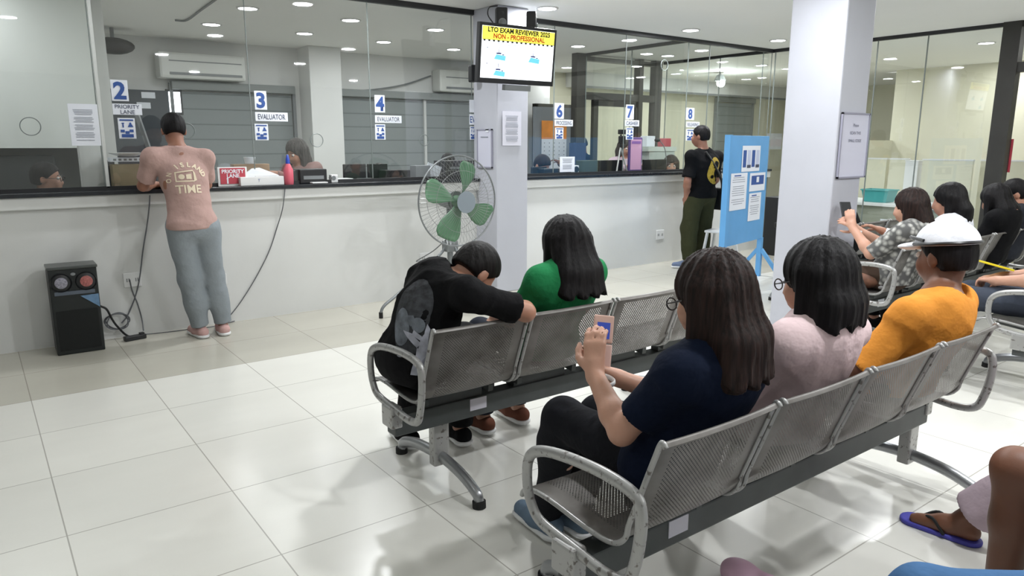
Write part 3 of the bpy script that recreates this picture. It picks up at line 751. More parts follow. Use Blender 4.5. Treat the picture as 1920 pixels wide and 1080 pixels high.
MB().box((0, 0, 0), (.15, .05, .034), bev=.006).build('body', M_DARK, t); MB().box((.05, 0, .022), (.03, .03, .014)).build('plug', M_DARK, t)

# ================================================================== blue notice board
M_BLUE = mat('sky_blue_paint', srgb(96, 160, 214), .5, var=.04)
d = Vector((.974, .225, 0)); br = Vector((6.95, 4.72, 0)); wB = 1.0; ang = math.atan2(.225, .974)
bl = br-d*wB
t = thing('notice_board', 'freestanding sky blue notice board with four papers pinned on', 'notice board', (bl.x, bl.y, 0), ang)
mb = MB(); mb.box((wB/2, 0, .97), (wB, .03, 1.10), bev=.004); mb.box((.0, .0, .97), (.05, .06, 1.11)); mb.build('panel', M_BLUE, t)
for x in (.01, wB-.03):
    l = MB().box((x, 0, .215), (.05, .05, .43)).build('leg', M_BLUE, t)
    mb = MB(); mb.bar((x, -.02, .30), (x, -.24, .02), .04, .035); mb.bar((x, .02, .30), (x, .24, .02), .04, .035); mb.build('foot_brace', M_BLUE, l)
def pinned(u0, u1, z0, z1, label, kind):
    p = Vector((bl.x, bl.y, 0))+d*((u0+u1)/2)+Vector((.225, -.974, 0))*.019; W = u1-u0; H = z1-z0
    q = thing('pinned_paper', label, 'paper', (p.x, p.y, (z0+z1)/2), ang, group='papers on the blue notice board')
    MB().box((0, 0, 0), (W, .003, H)).build('paper_sheet', M_PAPER, q)
    if kind == 'lines':
        mb = MB(); k = int(H/.022)
        for i in range(2, k-1):
            if i % 6 != 5: mb.box((-.02*W, -.0025, H/2-i*.022), (W*RNG.uniform(.55, .8), .001, .006))
        mb.build('printed_lines', M_TEXTG, q)
        MB().box((-W*.1, -.0025, H/2-.025), (W*.4, .001, .012)).build('heading', M_INK, q)
    elif kind == 'cols':
        for i in range(4): MB().box(((-.36+i*.24)*W, -.0025, 0), (W*.17, .001, H*.66)).build('printed_column', M_INK if i in (0, 2) else mat('print_pale', srgb(190, 198, 222), .7), q)
        for x in (-.12, .36):
            MB().box((x*W, -.004, -.3*H), (W*.2, .001, H*.12)).build('printed_block', M_INKD, q)
    else:
        MB().box((0, -.0025, .02), (W*.8, .001, H*.5)).build('photo_print', M_INK, q); MB().box((0, -.0035, .025), (W*.16, .001, H*.3)).build('photo_figure', M_PAPER, q)
pinned(.30, .76, 1.16, 1.42, 'wide paper with dark blue columns at the top of the blue board', 'cols')
pinned(.06, .46, .78, 1.15, 'long text paper on the left of the blue board', 'lines')
pinned(.53, .94, .95, 1.14, 'paper with a dark blue picture on the right of the blue board', 'photo')
pinned(.54, .86, .64, .93, 'lowest text paper on the blue board', 'lines')

# white plastic stool behind the board
t = thing('plastic_stool', 'white plastic stool beside the man in olive trousers', 'stool', (6.98, 5.28, 0), .3)
MB().box((0, 0, .44), (.30, .30, .03), bev=.012).build('seat', M_WHITEP, t)
for sx in (-1, 1):
    for sy in (-1, 1): MB().bar((sx*.12, sy*.12, .43), (sx*.17, sy*.17, 0), .045, .02).build('leg', M_WHITEP, t)
MB().tube([(sx, sy, .2) for sx, sy in ((-.15, -.15), (.15, -.15), (.15, .15), (-.15, .15))], .008, 6, closed=True).build('brace', M_WHITEP, t)
# ================================================================== things along the counter and inside the offices
CT = 1.103
def place(px, Y, z=CT):
    d = ray(px, 330); return Vector((d.x*Y/d.y, Y, z))
M_RED = mat('sign_red', srgb(178, 62, 76), .5)
# priority lane sign
p = place(436, 6.02); t = thing('priority_lane_stand', 'red and white priority lane stand on the counter beside the pink shirted man', 'sign', p, math.radians(5))
MB().box((0, 0, .075), (.235, .012, .15), bev=.004).build('board', M_WHITEP, t)
MB().box((0, -.008, .08), (.20, .004, .125)).build('red_panel', M_RED, t)
for s_, z in (('PRIORITY', .115), ('LANE', .08)): text_on('lettering', s_, .042, M_PAPER, t, (0, -.011, z), (1, 0, 0), (0, 0, 1), bold=.001)
mb = MB(); 
for x in (-.045, .05): mb.box((x, -.011, .035), (.012, .001, .03)); mb.sph((x, -.011, .058), (.008, .001, .008), 8)
mb.build('pictogram', M_PAPER, t)
MB().box((0, .03, .006), (.2, .07, .012)).build('foot', M_WHITEP, t)
# tissue box
p = place(487, 6.04); t = thing('paper_box', 'low white carton with loose paper heaped on top', 'box', p, math.radians(3))
MB().box((0, 0, .035), (.36, .12, .07), bev=.004).build('carton', M_WHITEP, t)
text_on('mark', 'T', .03, M_INK, t, (-.03, -.062, .04), (1, 0, 0), (0, 0, 1))
MB().poly([(-.15, 0, .072), (.15, -.03, .074), (.16, .05, .08), (.02, .04, .135), (-.06, 0, .13)], (0, .01, .004)).build('loose_paper', M_PAPER, t)
# spray bottle
p = place(541, 6.0); t = thing('spray_bottle', 'pink spray bottle with a blue cap', 'bottle', p)
MB().lathe([(.001, 0), (.036, 0), (.04, .02), (.04, .12), (.022, .16), (.015, .175), (.001, .175)]).build('bottle_body', mat('pink_liquid', srgb(206, 96, 112), .3), t, smooth=True)
MB().lathe([(.001, .17), (.018, .17), (.016, .205), (.008, .24), (.001, .245)]).build('cap', mat('blue_cap', srgb(40, 70, 170), .4), t, smooth=True)
# white roll and cups
def cup(px, Y, z, r, h, mt, label, name='paper_cup', cat='cup', grp=None):
    q = place(px, Y, z); o = MB().lathe([(.001, 0), (r*.8, 0), (r, h), (r*.9, h), (r*.75, .005), (.001, .005)], seg=18).build(name, mt, None, smooth=True); o.location = q; tag(o, label, cat, grp)
cup(470, 6.3, 1.27, .048, .055, M_PAPER, 'white tissue roll left of the spray bottle', 'tissue_roll', 'tissue roll')
tag(MB().box(place(470, 6.3, 1.185), (.3, .1, .165), bev=.006).build('cardboard_organizer', mat('cardboard', srgb(170, 140, 112), .8, var=.1)), 'brown cardboard organizer holding a white roll', 'box')
# printers and monitors
def monitor(px, Y, W, H, z, label, mt=M_DARK, rz=0, name='monitor', cat='monitor'):
    p = place(px, Y, z); t = thing(name, label, cat, p, rz, group='monitors on the office side of the counter')
    MB().box((0, 0, H/2+.03), (W, .035, H), bev=.006).build('screen_back', mt, t)
    MB().box((0, .03, .03), (.05, .03, .1)).build('neck', mt, t); MB().box((0, .03, .004), (.18, .14, .008)).build('foot', mt, t)
    return t
def boxy(name, px, Y, W, D, H, mt, label, cat, z=CT, bev=.008, rz=0):
    t = thing(name, label, cat, place(px, Y, z), rz)
    MB().box((0, 0, H/2), (W, D, H), bev=bev).build('housing', mt, t); return t
t = boxy('receipt_printer', 580, 6.12, .24, .2, .12, M_DARK, 'black receipt printer near the spray bottle', 'printer')
MB().box((0, -.101, .05), (.18, .004, .03)).build('paper_slot', M_GREY, t)
t = boxy('card_reader', 553, 6.2, .12, .16, .11, mat('charcoal', srgb(70, 72, 72), .5), 'charcoal box left of the receipt printer', 'device')
t = boxy('paper_tray', 640, 6.15, .17, .14, .03, M_WHITEP, 'low white paper tray right of the receipt printer', 'tray')
t = boxy('tape_dispenser', 625, 6.05, .06, .06, .07, M_WHITEP, 'small white tape dispenser beside the paper tray', 'dispenser')
MB().cyl((-.01, -.032, .04), (-.01, .032, .04), .02).build('tape_core', M_GREY, t)
o = boxy('white_pad', 597, 6.0, .14, .08, .012, M_WHITEP, 'thin white pad at the counter edge before the receipt printer', 'pad')
monitor(665, 6.35, .22, .13, 1.09, 'black monitor back left of numeral 4')
monitor(708, 6.35, .20, .13, 1.09, 'black monitor back under numeral 4')
t = boxy('black_router', 740, 6.25, .26, .15, .09, M_DARK, 'low black router box right of numeral 4', 'router')
t = boxy('grey_terminal', 788, 6.2, .16, .12, .13, M_GREY, 'grey card terminal beside the fan', 'terminal')
t = boxy('black_printer', 856, 6.25, .40, .22, .17, M_DARK, 'wide black printer seen through the fan', 'printer')
MB().box((0, -.112, .10), (.3, .004, .02)).build('paper_slot', M_GREY, t)
tag(MB().box(place(812, 6.18, 1.18), (.16, .01, .12), Euler((.2, .3, 0)).to_matrix()).build('leaning_paper', M_PAPER), 'white sheet leaning beside the wide black printer', 'paper')
# right section
monitor(1010, 6.25, .2, .09, 1.07, 'low black monitor at the left end of the right counter')
t = boxy('black_keyboard_box', 1040, 6.2, .42, .14, .07, M_DARK, 'long low black box under numeral 6', 'device')
t = boxy('desk_webcam', 1077, 6.12, .08, .06, .10, M_WHITEP, 'white round webcam on the right counter', 'webcam')
MB().cyl((0, -.034, .055), (0, -.03, .055), .035).build('lens', M_DARK, t)
t = boxy('green_box', 1100, 6.2, .24, .12, .15, mat('dark_green', srgb(62, 74, 60), .6), 'dark green box beside the webcam', 'box')
monitor(1143, 6.2, .38, .15, 1.07, 'wide black monitor back left of the purple standee')
monitor(1226, 6.2, .40, .15, 1.07, 'wide black monitor back right of the purple standee')
# camera tripod
p = place(1162, 6.12); t = thing('camera_tripod', 'small tripod with a black camera on the counter', 'tripod', p)
for a in (90, 215, 325): MB().cyl((0, 0, .30), (.11*math.cos(math.radians(a)), .06*math.sin(math.radians(a)), 0), .009).build('leg', mat('tripod_silver', srgb(190, 190, 186), .35, metal=.5), t)
MB().cyl((0, 0, .29), (0, 0, .44), .012).build('center_post', M_DARK, t)
MB().box((.01, -.01, .38), (.07, .06, .09), bev=.01).build('pan_head', M_DARK, t)
MB().box((.03, 0, .47), (.12, .05, .055), bev=.01).build('camera', M_DARK, t)
# purple standee
p = place(1189, 6.1); t = thing('purple_standee', 'upright purple and pink display stand under numeral 7', 'sign', p)
MB().box((0, 0, .21), (.22, .03, .40), bev=.012).build('frame', mat('purple_frame', srgb(88, 70, 130), .5), t)
MB().box((0, -.017, .21), (.18, .004, .35)).build('poster', mat('pink_poster', srgb(206, 160, 190), .5), t)
MB().box((0, -.02, .35), (.15, .002, .03)).build('heading', mat('violet_print', srgb(140, 100, 170), .5), t)
MB().box((0, 0, .01), (.2, .1, .02)).build('base', M_WHITEP, t)
# gooseneck camera
p = place(1245, 6.3); t = thing('gooseneck_webcam', 'black webcam on a thin bent stand right of the standee', 'webcam', p)
MB().tube(curve_pts([(0, 0, 0), (.03, 0, .12), (-.01, 0, .28), (-.10, 0, .37), (-.12, 0, .38)], 6), .006).build('stand', M_GREY, t, smooth=True)
MB().sph((-.15, 0, .38), (.045, .03, .025)).build('camera_head', M_DARK, t, smooth=True)
# calendar, grey door, far wall things
t = thing('grey_door', 'grey blue door behind the calendar in the right office', 'door', (8.15, YB-.12, 0))
t.location = ((onY(1003, 200, YB-.12).x+onY(1072, 200, YB-.12).x)/2, YB-.12, 0)
Wd = onY(1072, 200, YB-.12).x-onY(1003, 200, YB-.12).x
MB().box((0, 0, 1.03), (Wd-.1, .05, 2.0)).build('door_panel', mat('grey_blue_door', srgb(134, 140, 148), .5), t)
mb = MB(); [mb.box((s*Wd/2, -.01, 1.03), (.06, .08, 2.1)) for s in (-1, 1)]; mb.box((0, -.01, 2.06), (Wd+.06, .08, .06)); mb.build('door_frame', M_ALU, t)
a = onY(1016, 226, 9.0); b = onY(1061, 300, 9.0); c = (a+b)/2; W = b.x-a.x; H = a.z-b.z
t = thing('wall_calendar', 'large calendar with an orange picture hanging in the right office', 'calendar', c)
MB().box((0, 0, H*.27), (W, .012, H*.46)).build('picture', mat('calendar_orange', srgb(240, 150, 60), .6, var=.25, vscale=4), t)
MB().box((0, 0, -H*.33), (W, .01, H*.75)).build('date_grid', M_PAPER, t)
mb = MB()
for i in range(5):
    for j in range(6): mb.box(((-.4+i*.2)*W, -.007, (-.06-.1*j)*H), (.02, .001, .015))
mb.build('date_marks', M_TEXTG, t)
tag(MB().box(tuple(Vector((c.x, 9.04, 1.0))), (W*1.5, .05, 2.0)).build('calendar_panel', mat('grey_partition', srgb(134, 140, 148), .6)), 'grey partition panel the calendar hangs on', 'panel')
t = boxy('red_bag', 1243, 6.75, .16, .1, .11, M_RED, 'small red paper bag on the shelf right of the tripod', 'bag', z=1.40)
tag(MB().box(place(1225, 6.85, 1.37), (.55, .3, .06)).build('office_shelf', mat('pale_shelf', srgb(196, 205, 198), .4)), 'pale shelf top holding the red bag and papers', 'shelf')
tag(MB().box(place(1225, 6.85, .67), (.5, .28, 1.34)).build('shelf_cabinet', mat('pale_cabinet', srgb(176, 186, 180), .5)), 'pale cabinet under the office shelf', 'cabinet')
t = boxy('paper_stack', 1212, 6.85, .16, .12, .14, M_PAPER, 'upright white papers standing on the office shelf', 'papers', z=1.40)
tag(MB().box(place(1082, 7.6, .725), (.22, .1, 1.45)).build('blue_curtain', mat('navy_cloth', srgb(50, 66, 98), .8, bump=.4, bscale=20)), 'dark blue cloth hung before the bronze post', 'cloth')
# left office objects
p = place(243, 6.2); t = thing('suggestion_box', 'brown wooden suggestion box with a white paper strip', 'box', p)
MB().box((0, 0, .09), (.24, .14, .18), bev=.004).build('box_body', mat('kraft_board', srgb(150, 138, 112), .7, var=.1), t)
MB().box((0, -.01, .215), (.26, .12, .03)).build('paper_strip', M_PAPER, t)
mb = MB(); [mb.box((-.10+i*.035, -.0715, .215), (.02, .002, .014)) for i in range(7)]; mb.build('strip_lettering', M_GREY, t)
t2 = thing('white_dish', 'shallow white dish on a clear stand above the suggestion box', 'dish', (p.x+.0, p.y, CT+.235))
MB().lathe([(.001, 0), (.05, 0), (.125, .025), (.128, .03), (.05, .012), (.001, .01)]).build('dish_bowl', M_WHITEP, t2, smooth=True)
tag(MB().bar(onY(256, 212, 6.66), Vector((onY(300, 355, 6.66).x, 6.58, 1.10)), .03, .03).build('grey_prop', M_GREY), 'slanting grey metal strut behind the numeral 2 glass', 'strut')
tag(MB().box((onY(171, 300, 6.32).x, 6.32, .72), (.16, .08, 1.44), bev=.006).build('white_post', M_WALL), 'short white post under the left notice', 'post')
tag(MB().box((onY(202, 300, 6.86).x, 6.86, .65), (.08, .1, 1.3)).build('dark_cabinet_edge', M_DARK), 'dark cabinet edge between the white post and suggestion box', 'cabinet')
a = onY(-60, 292, 7.2); b = onY(100, 292, 7.2)
t = thing('dark_cabinet', 'dark grey cabinet behind the bespectacled clerk at far left', 'cabinet', ((a.x+b.x)/2, 7.2, 0))
MB().box((0, 0, a.z/2), (b.x-a.x, .3, a.z), bev=.02).build('cabinet_body', mat('graphite', srgb(66, 70, 70), .5), t)
# air conditioners
def aircon(x0, x1, z0, z1, label):
    t = thing('air_conditioner', label, 'air conditioner', ((x0+x1)/2, YB-.13, (z0+z1)/2), group='split air conditioners on the back wall'); W = x1-x0; H = z1-z0
    m_ = mat('aircon_white', srgb(206, 208, 204), .4)
    MB().box((0, 0, 0), (W, .24, H), bev=.03).build('housing', m_, t)
    MB().box((.03, -.122, .05), (W*.84, .006, .012)).build('panel_gap', M_GREY, t); MB().box((.03, -.118, -H*.32), (W*.84, .02, .03)).build('louver', M_GREY, t)
aircon(1.95, 2.95, 2.2, 2.5, 'white split air conditioner left, above the first shutter')
aircon(5.78, 6.75, 2.2, 2.52, 'white split air conditioner beside the central pillar')
cable('ac_cable', [onY(808, 142, 9.74), onY(760, 158, 9.74), onY(700, 168, 9.74), onY(630, 172, 9.74)], .012, 'dark cable sagging from the right air conditioner along the wall', M_GREY)
cable('ceiling_conduit', [onZ(412, -6, CEIL-.012), onZ(378, 18, CEIL-.012), onZ(350, 38, CEIL-.012), onZ(328, 38, CEIL-.012)], .010, 'thin grey conduit bent on the office ceiling', M_GREY)
t = thing('ceiling_projector', 'dark rounded projector high at the back left of the office', 'projector', onY(212, 86, 9.3))
MB().sph((0, 0, 0), (.22, .14, .09)).build('housing', M_BLACKTRIM, t, smooth=True); MB().cyl((0, 0, .05), (0, 0, CEIL-t.location.z), .02).build('mount', M_GREY, t)

# ================================================================== right room
M_CUB = mat('cream_cubicle', srgb(216, 214, 192), .55, var=.02)
def cub(y0, y1, x, z, label, mt=M_CUB):
    t = thing('cubicle_partition', label, 'partition', (x, (y0+y1)/2, 0), group='cream cubicle partitions in the right room')
    MB().box((0, 0, z/2), (.04, abs(y1-y0)-.01, z)).build('panel', mt, t); MB().box((0, 0, z+.008), (.05, abs(y1-y0), .018)).build('top_cap', M_WHITEP, t)
cub(5.6, 4.92, 10.0, 1.235, 'shaded cream cubicle panel nearest the right pillar')
cub(4.90, 4.64, 10.02, 1.235, 'narrow cream cubicle panel right of the teal basket')
cub(4.42, 3.82, 9.9, 1.235, 'wide cream cubicle panel beside the glass seam')
cub(3.80, 3.2, 10.05, 1.235, 'cream cubicle panel next to the bronze post')
t = thing('cubicle_divider', 'bright white divider between cream cubicle panels', 'partition', (9.91, 4.53, 0)); MB().box((0, 0, .61), (.14, .16, 1.22)).build('panel', M_WHITEP, t); MB().box((0, 0, 1.225), (.15, .17, .014)).build('top_cap', M_WHITEP, t)
struct(slab('wall_right_room', 13.0, 13.1, -4, 6.4, 0, CEIL, M_CREAM))
struct(slab('wall_right_screen', 10.6, 13.0, 6.35, 6.45, 0, 1.5, M_CREAM))
t = thing('office_desk', 'grey green desk with a white top behind the right glass', 'desk', (9.4, 4.5, 0))
MB().box((0, 0, .70), (.8, 1.5, .035), bev=.004).build('desk_top', M_WHITEP, t)
MB().box((.0, 0, .35), (.7, 1.4, .66)).build('desk_body', mat('grey_green', srgb(150, 154, 140), .6), t)
MB().box((-.352, -.1, .5), (.004, .14, .05)).build('sticker', M_PAPER, t)
p = onX(1643, 385, 9.2); t = thing('teal_basket', 'teal plastic basket on the white desk top', 'basket', (9.25, p.y, .72))
M_TEAL = mat('teal_plastic', srgb(70, 160, 160), .4)
bm = MB(); a_ = [(-.13, -.17), (.13, -.17), (.13, .17), (-.13, .17)]; lo = [bm.bm.verts.new((x*.8, y*.82, 0)) for x, y in a_]; hi = [bm.bm.verts.new((x, y, .15)) for x, y in a_]
bm.bm.faces.new(lo)
for k in range(4): bm.bm.faces.new((lo[k], lo[(k+1) % 4], hi[(k+1) % 4], hi[k]))
o = bm.build('basket_body', M_TEAL, t); md_ = o.modifiers.new('s', 'SOLIDIFY'); md_.thickness = .008
MB().tube([(x*1.03, y*1.03, .15) for x, y in a_], .009, 6, closed=True).build('rim', M_TEAL, t)
# office chair and cabinet seen between the board and the pillar
p = onX(1444, 400, 8.3)
t = thing('office_chair', 'black office chair between the blue board and the right pillar', 'chair', (9.6, 6.35, 0)); c9 = Vector((8.25, 5.15, 0))
t.location = (8.1, 4.98, 0)
MB().box((0, 0, .46), (.44, .44, .07), bev=.03).build('seat', M_DARK, t); MB().box((.2, 0, .84), (.06, .42, .5), bev=.03).build('backrest', M_DARK, t)
MB().cyl((0, 0, .07), (0, 0, .43), .025).build('gas_post', M_GREY, t)
for k in range(5): MB().bar((0, 0, .08), (.27*math.cos(k*1.2566), .27*math.sin(k*1.2566), .04), .035, .03).build('leg', M_GREY, t)
tag(MB().box((8.55, 5.45, .38), (.4, .4, .76), bev=.01).build('black_cabinet', M_DARK), 'black cabinet beside the office chair', 'cabinet')
tag(MB().box(onY(1452, 265, 9.8), (.55, .01, .35)).build('wall_notice', M_PAPER), 'white paper on the distant cream wall left of the right pillar', 'paper')
# poster strips by the entrance
tag(MB().box(onX(1892, 292, 8.95), (.006, .05, .35)).build('entrance_sticker', M_RED), 'narrow red and blue sticker beside the entrance post', 'sticker')
# dark backpack at right chair, bag between chairs
# ================================================================== implicit surface modelling for bodies, clothes and hair
V = lambda *a: np.array(a, float)
def nrm(v): v = np.array(v, float); return v/max(np.linalg.norm(v), 1e-9)
class Field:
    def __init__(s): s.pr = []; s.cuts = []
    def cone(s, a, b, ra, rb, k=.03, cut=None):
        s.pr.append(('c', V(*a), V(*b), ra, rb, k, cut)); return s
    def ell(s, c, r, R=None, k=.03, sub=False):
        s.pr.append(('e', V(*c), V(*r), np.eye(3) if R is None else np.array(R, float), k, sub)); return s
    def cut(s, fn): s.cuts.append(fn); return s
    def mesh(s, res, noise=None):
        lo = V(9, 9, 9); hi = -lo
        for p in s.pr:
            if p[0] == 'c': pts = [(p[1], p[3]), (p[2], p[4])]
            else:
                if p[5]: continue
                pts = [(p[1], max(p[2]))]
            for c, r in pts: lo = np.minimum(lo, c-r); hi = np.maximum(hi, c+r)
        lo -= .03; hi += .03
        n = np.ceil((hi-lo)/res).astype(int)+1
        D = np.full(n, .15, np.float32)
        ax = [lo[i]+res*np.arange(n[i]) for i in range(3)]
        for p in s.pr:
            k = p[5] if p[0] == 'c' else p[4]
            if p[0] == 'c':
                l = np.minimum(p[1]-p[3], p[2]-p[4]); h = np.maximum(p[1]+p[3], p[2]+p[4])
            else: l = p[1]-max(p[2]); h = p[1]+max(p[2])
            pad = k+2.5*res
            i0 = np.maximum(np.floor((l-pad-lo)/res).astype(int), 0); i1 = np.minimum(np.ceil((h+pad-lo)/res).astype(int)+1, n)
            if np.any(i1 <= i0): continue
            X = ax[0][i0[0]:i1[0], None, None]; Y = ax[1][None, i0[1]:i1[1], None]; Z = ax[2][None, None, i0[2]:i1[2]]
            if p[0] == 'c':
                a, b, ra, rb = p[1:5]; ba = b-a; L2 = ba@ba+1e-12
                px, py, pz = X-a[0], Y-a[1], Z-a[2]
                t = np.clip((px*ba[0]+py*ba[1]+pz*ba[2])/L2, 0, 1)
                d = np.sqrt((px-ba[0]*t)**2+(py-ba[1]*t)**2+(pz-ba[2]*t)**2)-(ra+(rb-ra)*t)
                if p[6] is not None:
                    q, nn = p[6]; d = np.maximum(d, (X-q[0])*nn[0]+(Y-q[1])*nn[1]+(Z-q[2])*nn[2])
            else:
                c, r, R = p[1:4]; px, py, pz = X-c[0], Y-c[1], Z-c[2]
                u = [(px*R[i][0]+py*R[i][1]+pz*R[i][2]) for i in range(3)]
                k0 = np.sqrt(sum((u[i]/r[i])**2 for i in range(3))); k1 = np.sqrt(sum((u[i]/r[i]**2)**2 for i in range(3)))
                d = k0*(k0-1)/np.maximum(k1, 1e-6)
            S = D[i0[0]:i1[0], i0[1]:i1[1], i0[2]:i1[2]]
            if p[0] == 'e' and p[5]:
                h_ = np.maximum(k-np.abs(S+d), 0)/k; S[...] = np.maximum(S, -d)+h_*h_*k/4
            else:
                h_ = np.maximum(k-np.abs(S-d), 0)/k; S[...] = np.minimum(S, d)-h_*h_*k/4
        if s.cuts or noise:
            X, Y, Z = np.meshgrid(*ax, indexing='ij')
            if noise:
                m_ = np.abs(D) < .04
                D[m_] += noise(X[m_], Y[m_], Z[m_]).astype(np.float32)
            for fn in s.cuts: D = np.maximum(D, fn(X, Y, Z).astype(np.float32))
        D[0], D[-1], D[:, 0], D[:, -1], D[:, :, 0], D[:, :, -1] = .1, .1, .1, .1, .1, .1
        return surface_nets(D, lo, res)
def surface_nets(D, lo, res):
    ins = D < 0; n = D.shape
    c = [ins[i:n[0]-1+i, j:n[1]-1+j, k:n[2]-1+k] for i in (0, 1) for j in (0, 1) for k in (0, 1)]
    sm = sum(x.astype(np.int8) for x in c); act = (sm > 0) & (sm < 8)
    I = np.argwhere(act); idx = np.full(act.shape, -1, np.int64); idx[act] = np.arange(len(I))
    P = np.zeros((len(I), 3)); W = np.zeros(len(I))
    cor = [(i, j, k) for i in (0, 1) for j in (0, 1) for k in (0, 1)]
    val = {q: D[I[:, 0]+q[0], I[:, 1]+q[1], I[:, 2]+q[2]].astype(float) for q in cor}
    for q in cor:
        for axx in range(3):
            if q[axx] == 0:
                r = list(q); r[axx] = 1; r = tuple(r); a, b = val[q], val[r]; m_ = (a < 0) != (b < 0)
                t = np.where(m_, a/np.where(m_, a-b, 1), 0)
                pt = np.tile(np.array(q, float), (len(I), 1)); pt[:, axx] = t
                P[m_] += pt[m_]; W[m_] += 1
    P = (P/W[:, None]+I)*res+lo
    F = []
    for axx in range(3):
        o = [i for i in range(3) if i != axx]
        sl0 = [slice(None)]*3; sl1 = [slice(None)]*3; sl0[axx] = slice(0, n[axx]-1); sl1[axx] = slice(1, n[axx])
        ch = ins[tuple(sl0)] != ins[tuple(sl1)]
        e = np.argwhere(ch); e = e[(e[:, o[0]] > 0) & (e[:, o[1]] > 0) & (e[:, o[0]] < n[o[0]]-1) & (e[:, o[1]] < n[o[1]]-1)]
        a = ins[tuple(e.T)]
        def cell(d0, d1):
            q = e.copy(); q[:, o[0]] -= d0; q[:, o[1]] -= d1; return idx[tuple(q.T)]
        quad = np.stack([cell(1, 1), cell(0, 1), cell(0, 0), cell(1, 0)], 1)
        flip = a if axx != 1 else ~a
        quad[~flip] = quad[~flip][:, ::-1]
        F.append(quad)
    F = np.concatenate(F); return P, F
def to_obj(name, PF, mt, parent, relax=1):
    P, F = PF
    if relax:
        for _ in range(relax):
            A = np.zeros_like(P); C = np.zeros(len(P))
            for i in range(4):
                j = (i+1) % 4
                np.add.at(A, F[:, i], P[F[:, j]]); np.add.at(C, F[:, i], 1); np.add.at(A, F[:, j], P[F[:, i]]); np.add.at(C, F[:, j], 1)
            P = P*.5+.5*A/np.maximum(C, 1)[:, None]
    me = bpy.data.meshes.new(name); me.vertices.add(len(P)); me.vertices.foreach_set('co', P.astype(np.float32).ravel())
    me.loops.add(F.size); me.loops.foreach_set('vertex_index', F.ravel().astype(np.int32))
    me.polygons.add(len(F)); me.polygons.foreach_set('loop_start', np.arange(0, F.size, 4, dtype=np.int32))
    try: me.polygons.foreach_set('loop_total', np.full(len(F), 4, np.int32))
    except Exception: pass
    me.update(calc_edges=True); me.validate(); me.polygons.foreach_set('use_smooth', [True]*len(me.polygons))
    me.materials.append(mt); return link(name, me, parent)
def folds(amp, freq=18, seed=0, stretch=(1, 1, 1)):
    rs = np.random.RandomState(seed); dirs = rs.normal(size=(6, 3)); dirs /= np.linalg.norm(dirs, axis=1)[:, None]; ph = rs.uniform(0, 6.28, 6); fr = freq*rs.uniform(.6, 1.6, 6)
    def f(X, Y, Z):
        wx = .05*np.sin(8*Z+3*X+ph[0]); wy = .05*np.sin(9*X-4*Z+ph[1]); s_ = 0
        for n_, (d_, p_, q_) in enumerate(zip(dirs, ph, fr)):
            a = q_*((X+wx)*d_[0]+(Y+wy)*d_[1]+(Z+wx*.5)*d_[2])+p_
            s_ = s_+(.55*np.sin(a) if n_ < 3 else (1-np.abs(np.sin(a*.8)))**2.5*(.5+.5*np.sin(a*.23+p_)))
        return -amp*(s_-.4)
    return f
def strands(amp, hc, freq=70, seed=0):
    rs = np.random.RandomState(seed); ph = rs.uniform(0, 6.28, 4)
    def f(X, Y, Z):
        th = np.arctan2(Y-hc[1], X-hc[0]); w_ = .5*np.sin(Z*14+ph[0])+.3*np.sin(Z*27+ph[1])
        return amp*(np.sin(th*freq*.25+w_+ph[2])+.7*np.sin(th*freq*.55+1.7*w_+ph[3])+.5*np.sin(th*freq*.9-w_*2))
    return f

# ------------------------------------------------------------------ materials for people
def skin(name, c): 
    mt = mat(name, c, .5, var=.05, vscale=12, bump=.05, bscale=120)
    b = mt.node_tree.nodes['Principled BSDF']; b.inputs['Subsurface Weight'].default_value = .08; b.inputs['Subsurface Radius'].default_value = (.02, .008, .004); return mt
SK_TAN = skin('tan_skin', srgb(150, 104, 84)); SK_LIGHT = skin('light_skin', srgb(196, 150, 128)); SK_BROWN = skin('brown_skin', srgb(116, 76, 56)); SK_MID = skin('mid_skin', srgb(172, 126, 104))
def hairm(name, c, c2=None):
    mt, nt, b = new_mat(name); N = nt.nodes.new; L = nt.links.new
    tc = N('ShaderNodeTexCoord'); mp = N('ShaderNodeMapping'); mp.inputs['Scale'].default_value = (110, 110, 7); L(tc.outputs['Object'], mp.inputs[0])
    no = N('ShaderNodeTexNoise'); no.inputs['Scale'].default_value = 1; no.inputs['Detail'].default_value = 3; L(mp.outputs[0], no.inputs['Vector'])
    cr = N('ShaderNodeValToRGB'); cr.color_ramp.elements[0].position = .35; cr.color_ramp.elements[1].position = .7
    cr.color_ramp.elements[0].color = (*[v*.55 for v in c], 1); cr.color_ramp.elements[1].color = (*(c2 or [v*1.7 for v in c]), 1)
    L(no.outputs[0], cr.inputs[0]); L(cr.outputs[0], b.inputs['Base Color']); b.inputs['Roughness'].default_value = .58; b.inputs['Specular IOR Level'].default_value = .2
    bp = N('ShaderNodeBump'); bp.inputs['Strength'].default_value = .6; bp.inputs['Distance'].default_value = .004; L(no.outputs[0], bp.inputs['Height']); L(bp.outputs[0], b.inputs['Normal']); return mt
H_BLACK = hairm('black_hair', srgb(15, 13, 15)); H_BROWN = hairm('dark_brown_hair', srgb(32, 22, 20), srgb(48, 32, 28)); H_GREY = hairm('greyish_hair', srgb(70, 66, 64)); H_SHORT = hairm('cropped_black_hair', srgb(19, 17, 17))
M_EYE = mat('eye_white', srgb(225, 220, 215), .3); M_IRIS = mat('dark_iris', srgb(30, 20, 16), .3); M_LIP = mat('lip', srgb(150, 84, 78), .5)
cloth = lambda n_, c, **k: mat(n_, c, .88, var=.05, vscale=9, bump=.9, bscale=16, spec=.15, sheen=0.0, **k)

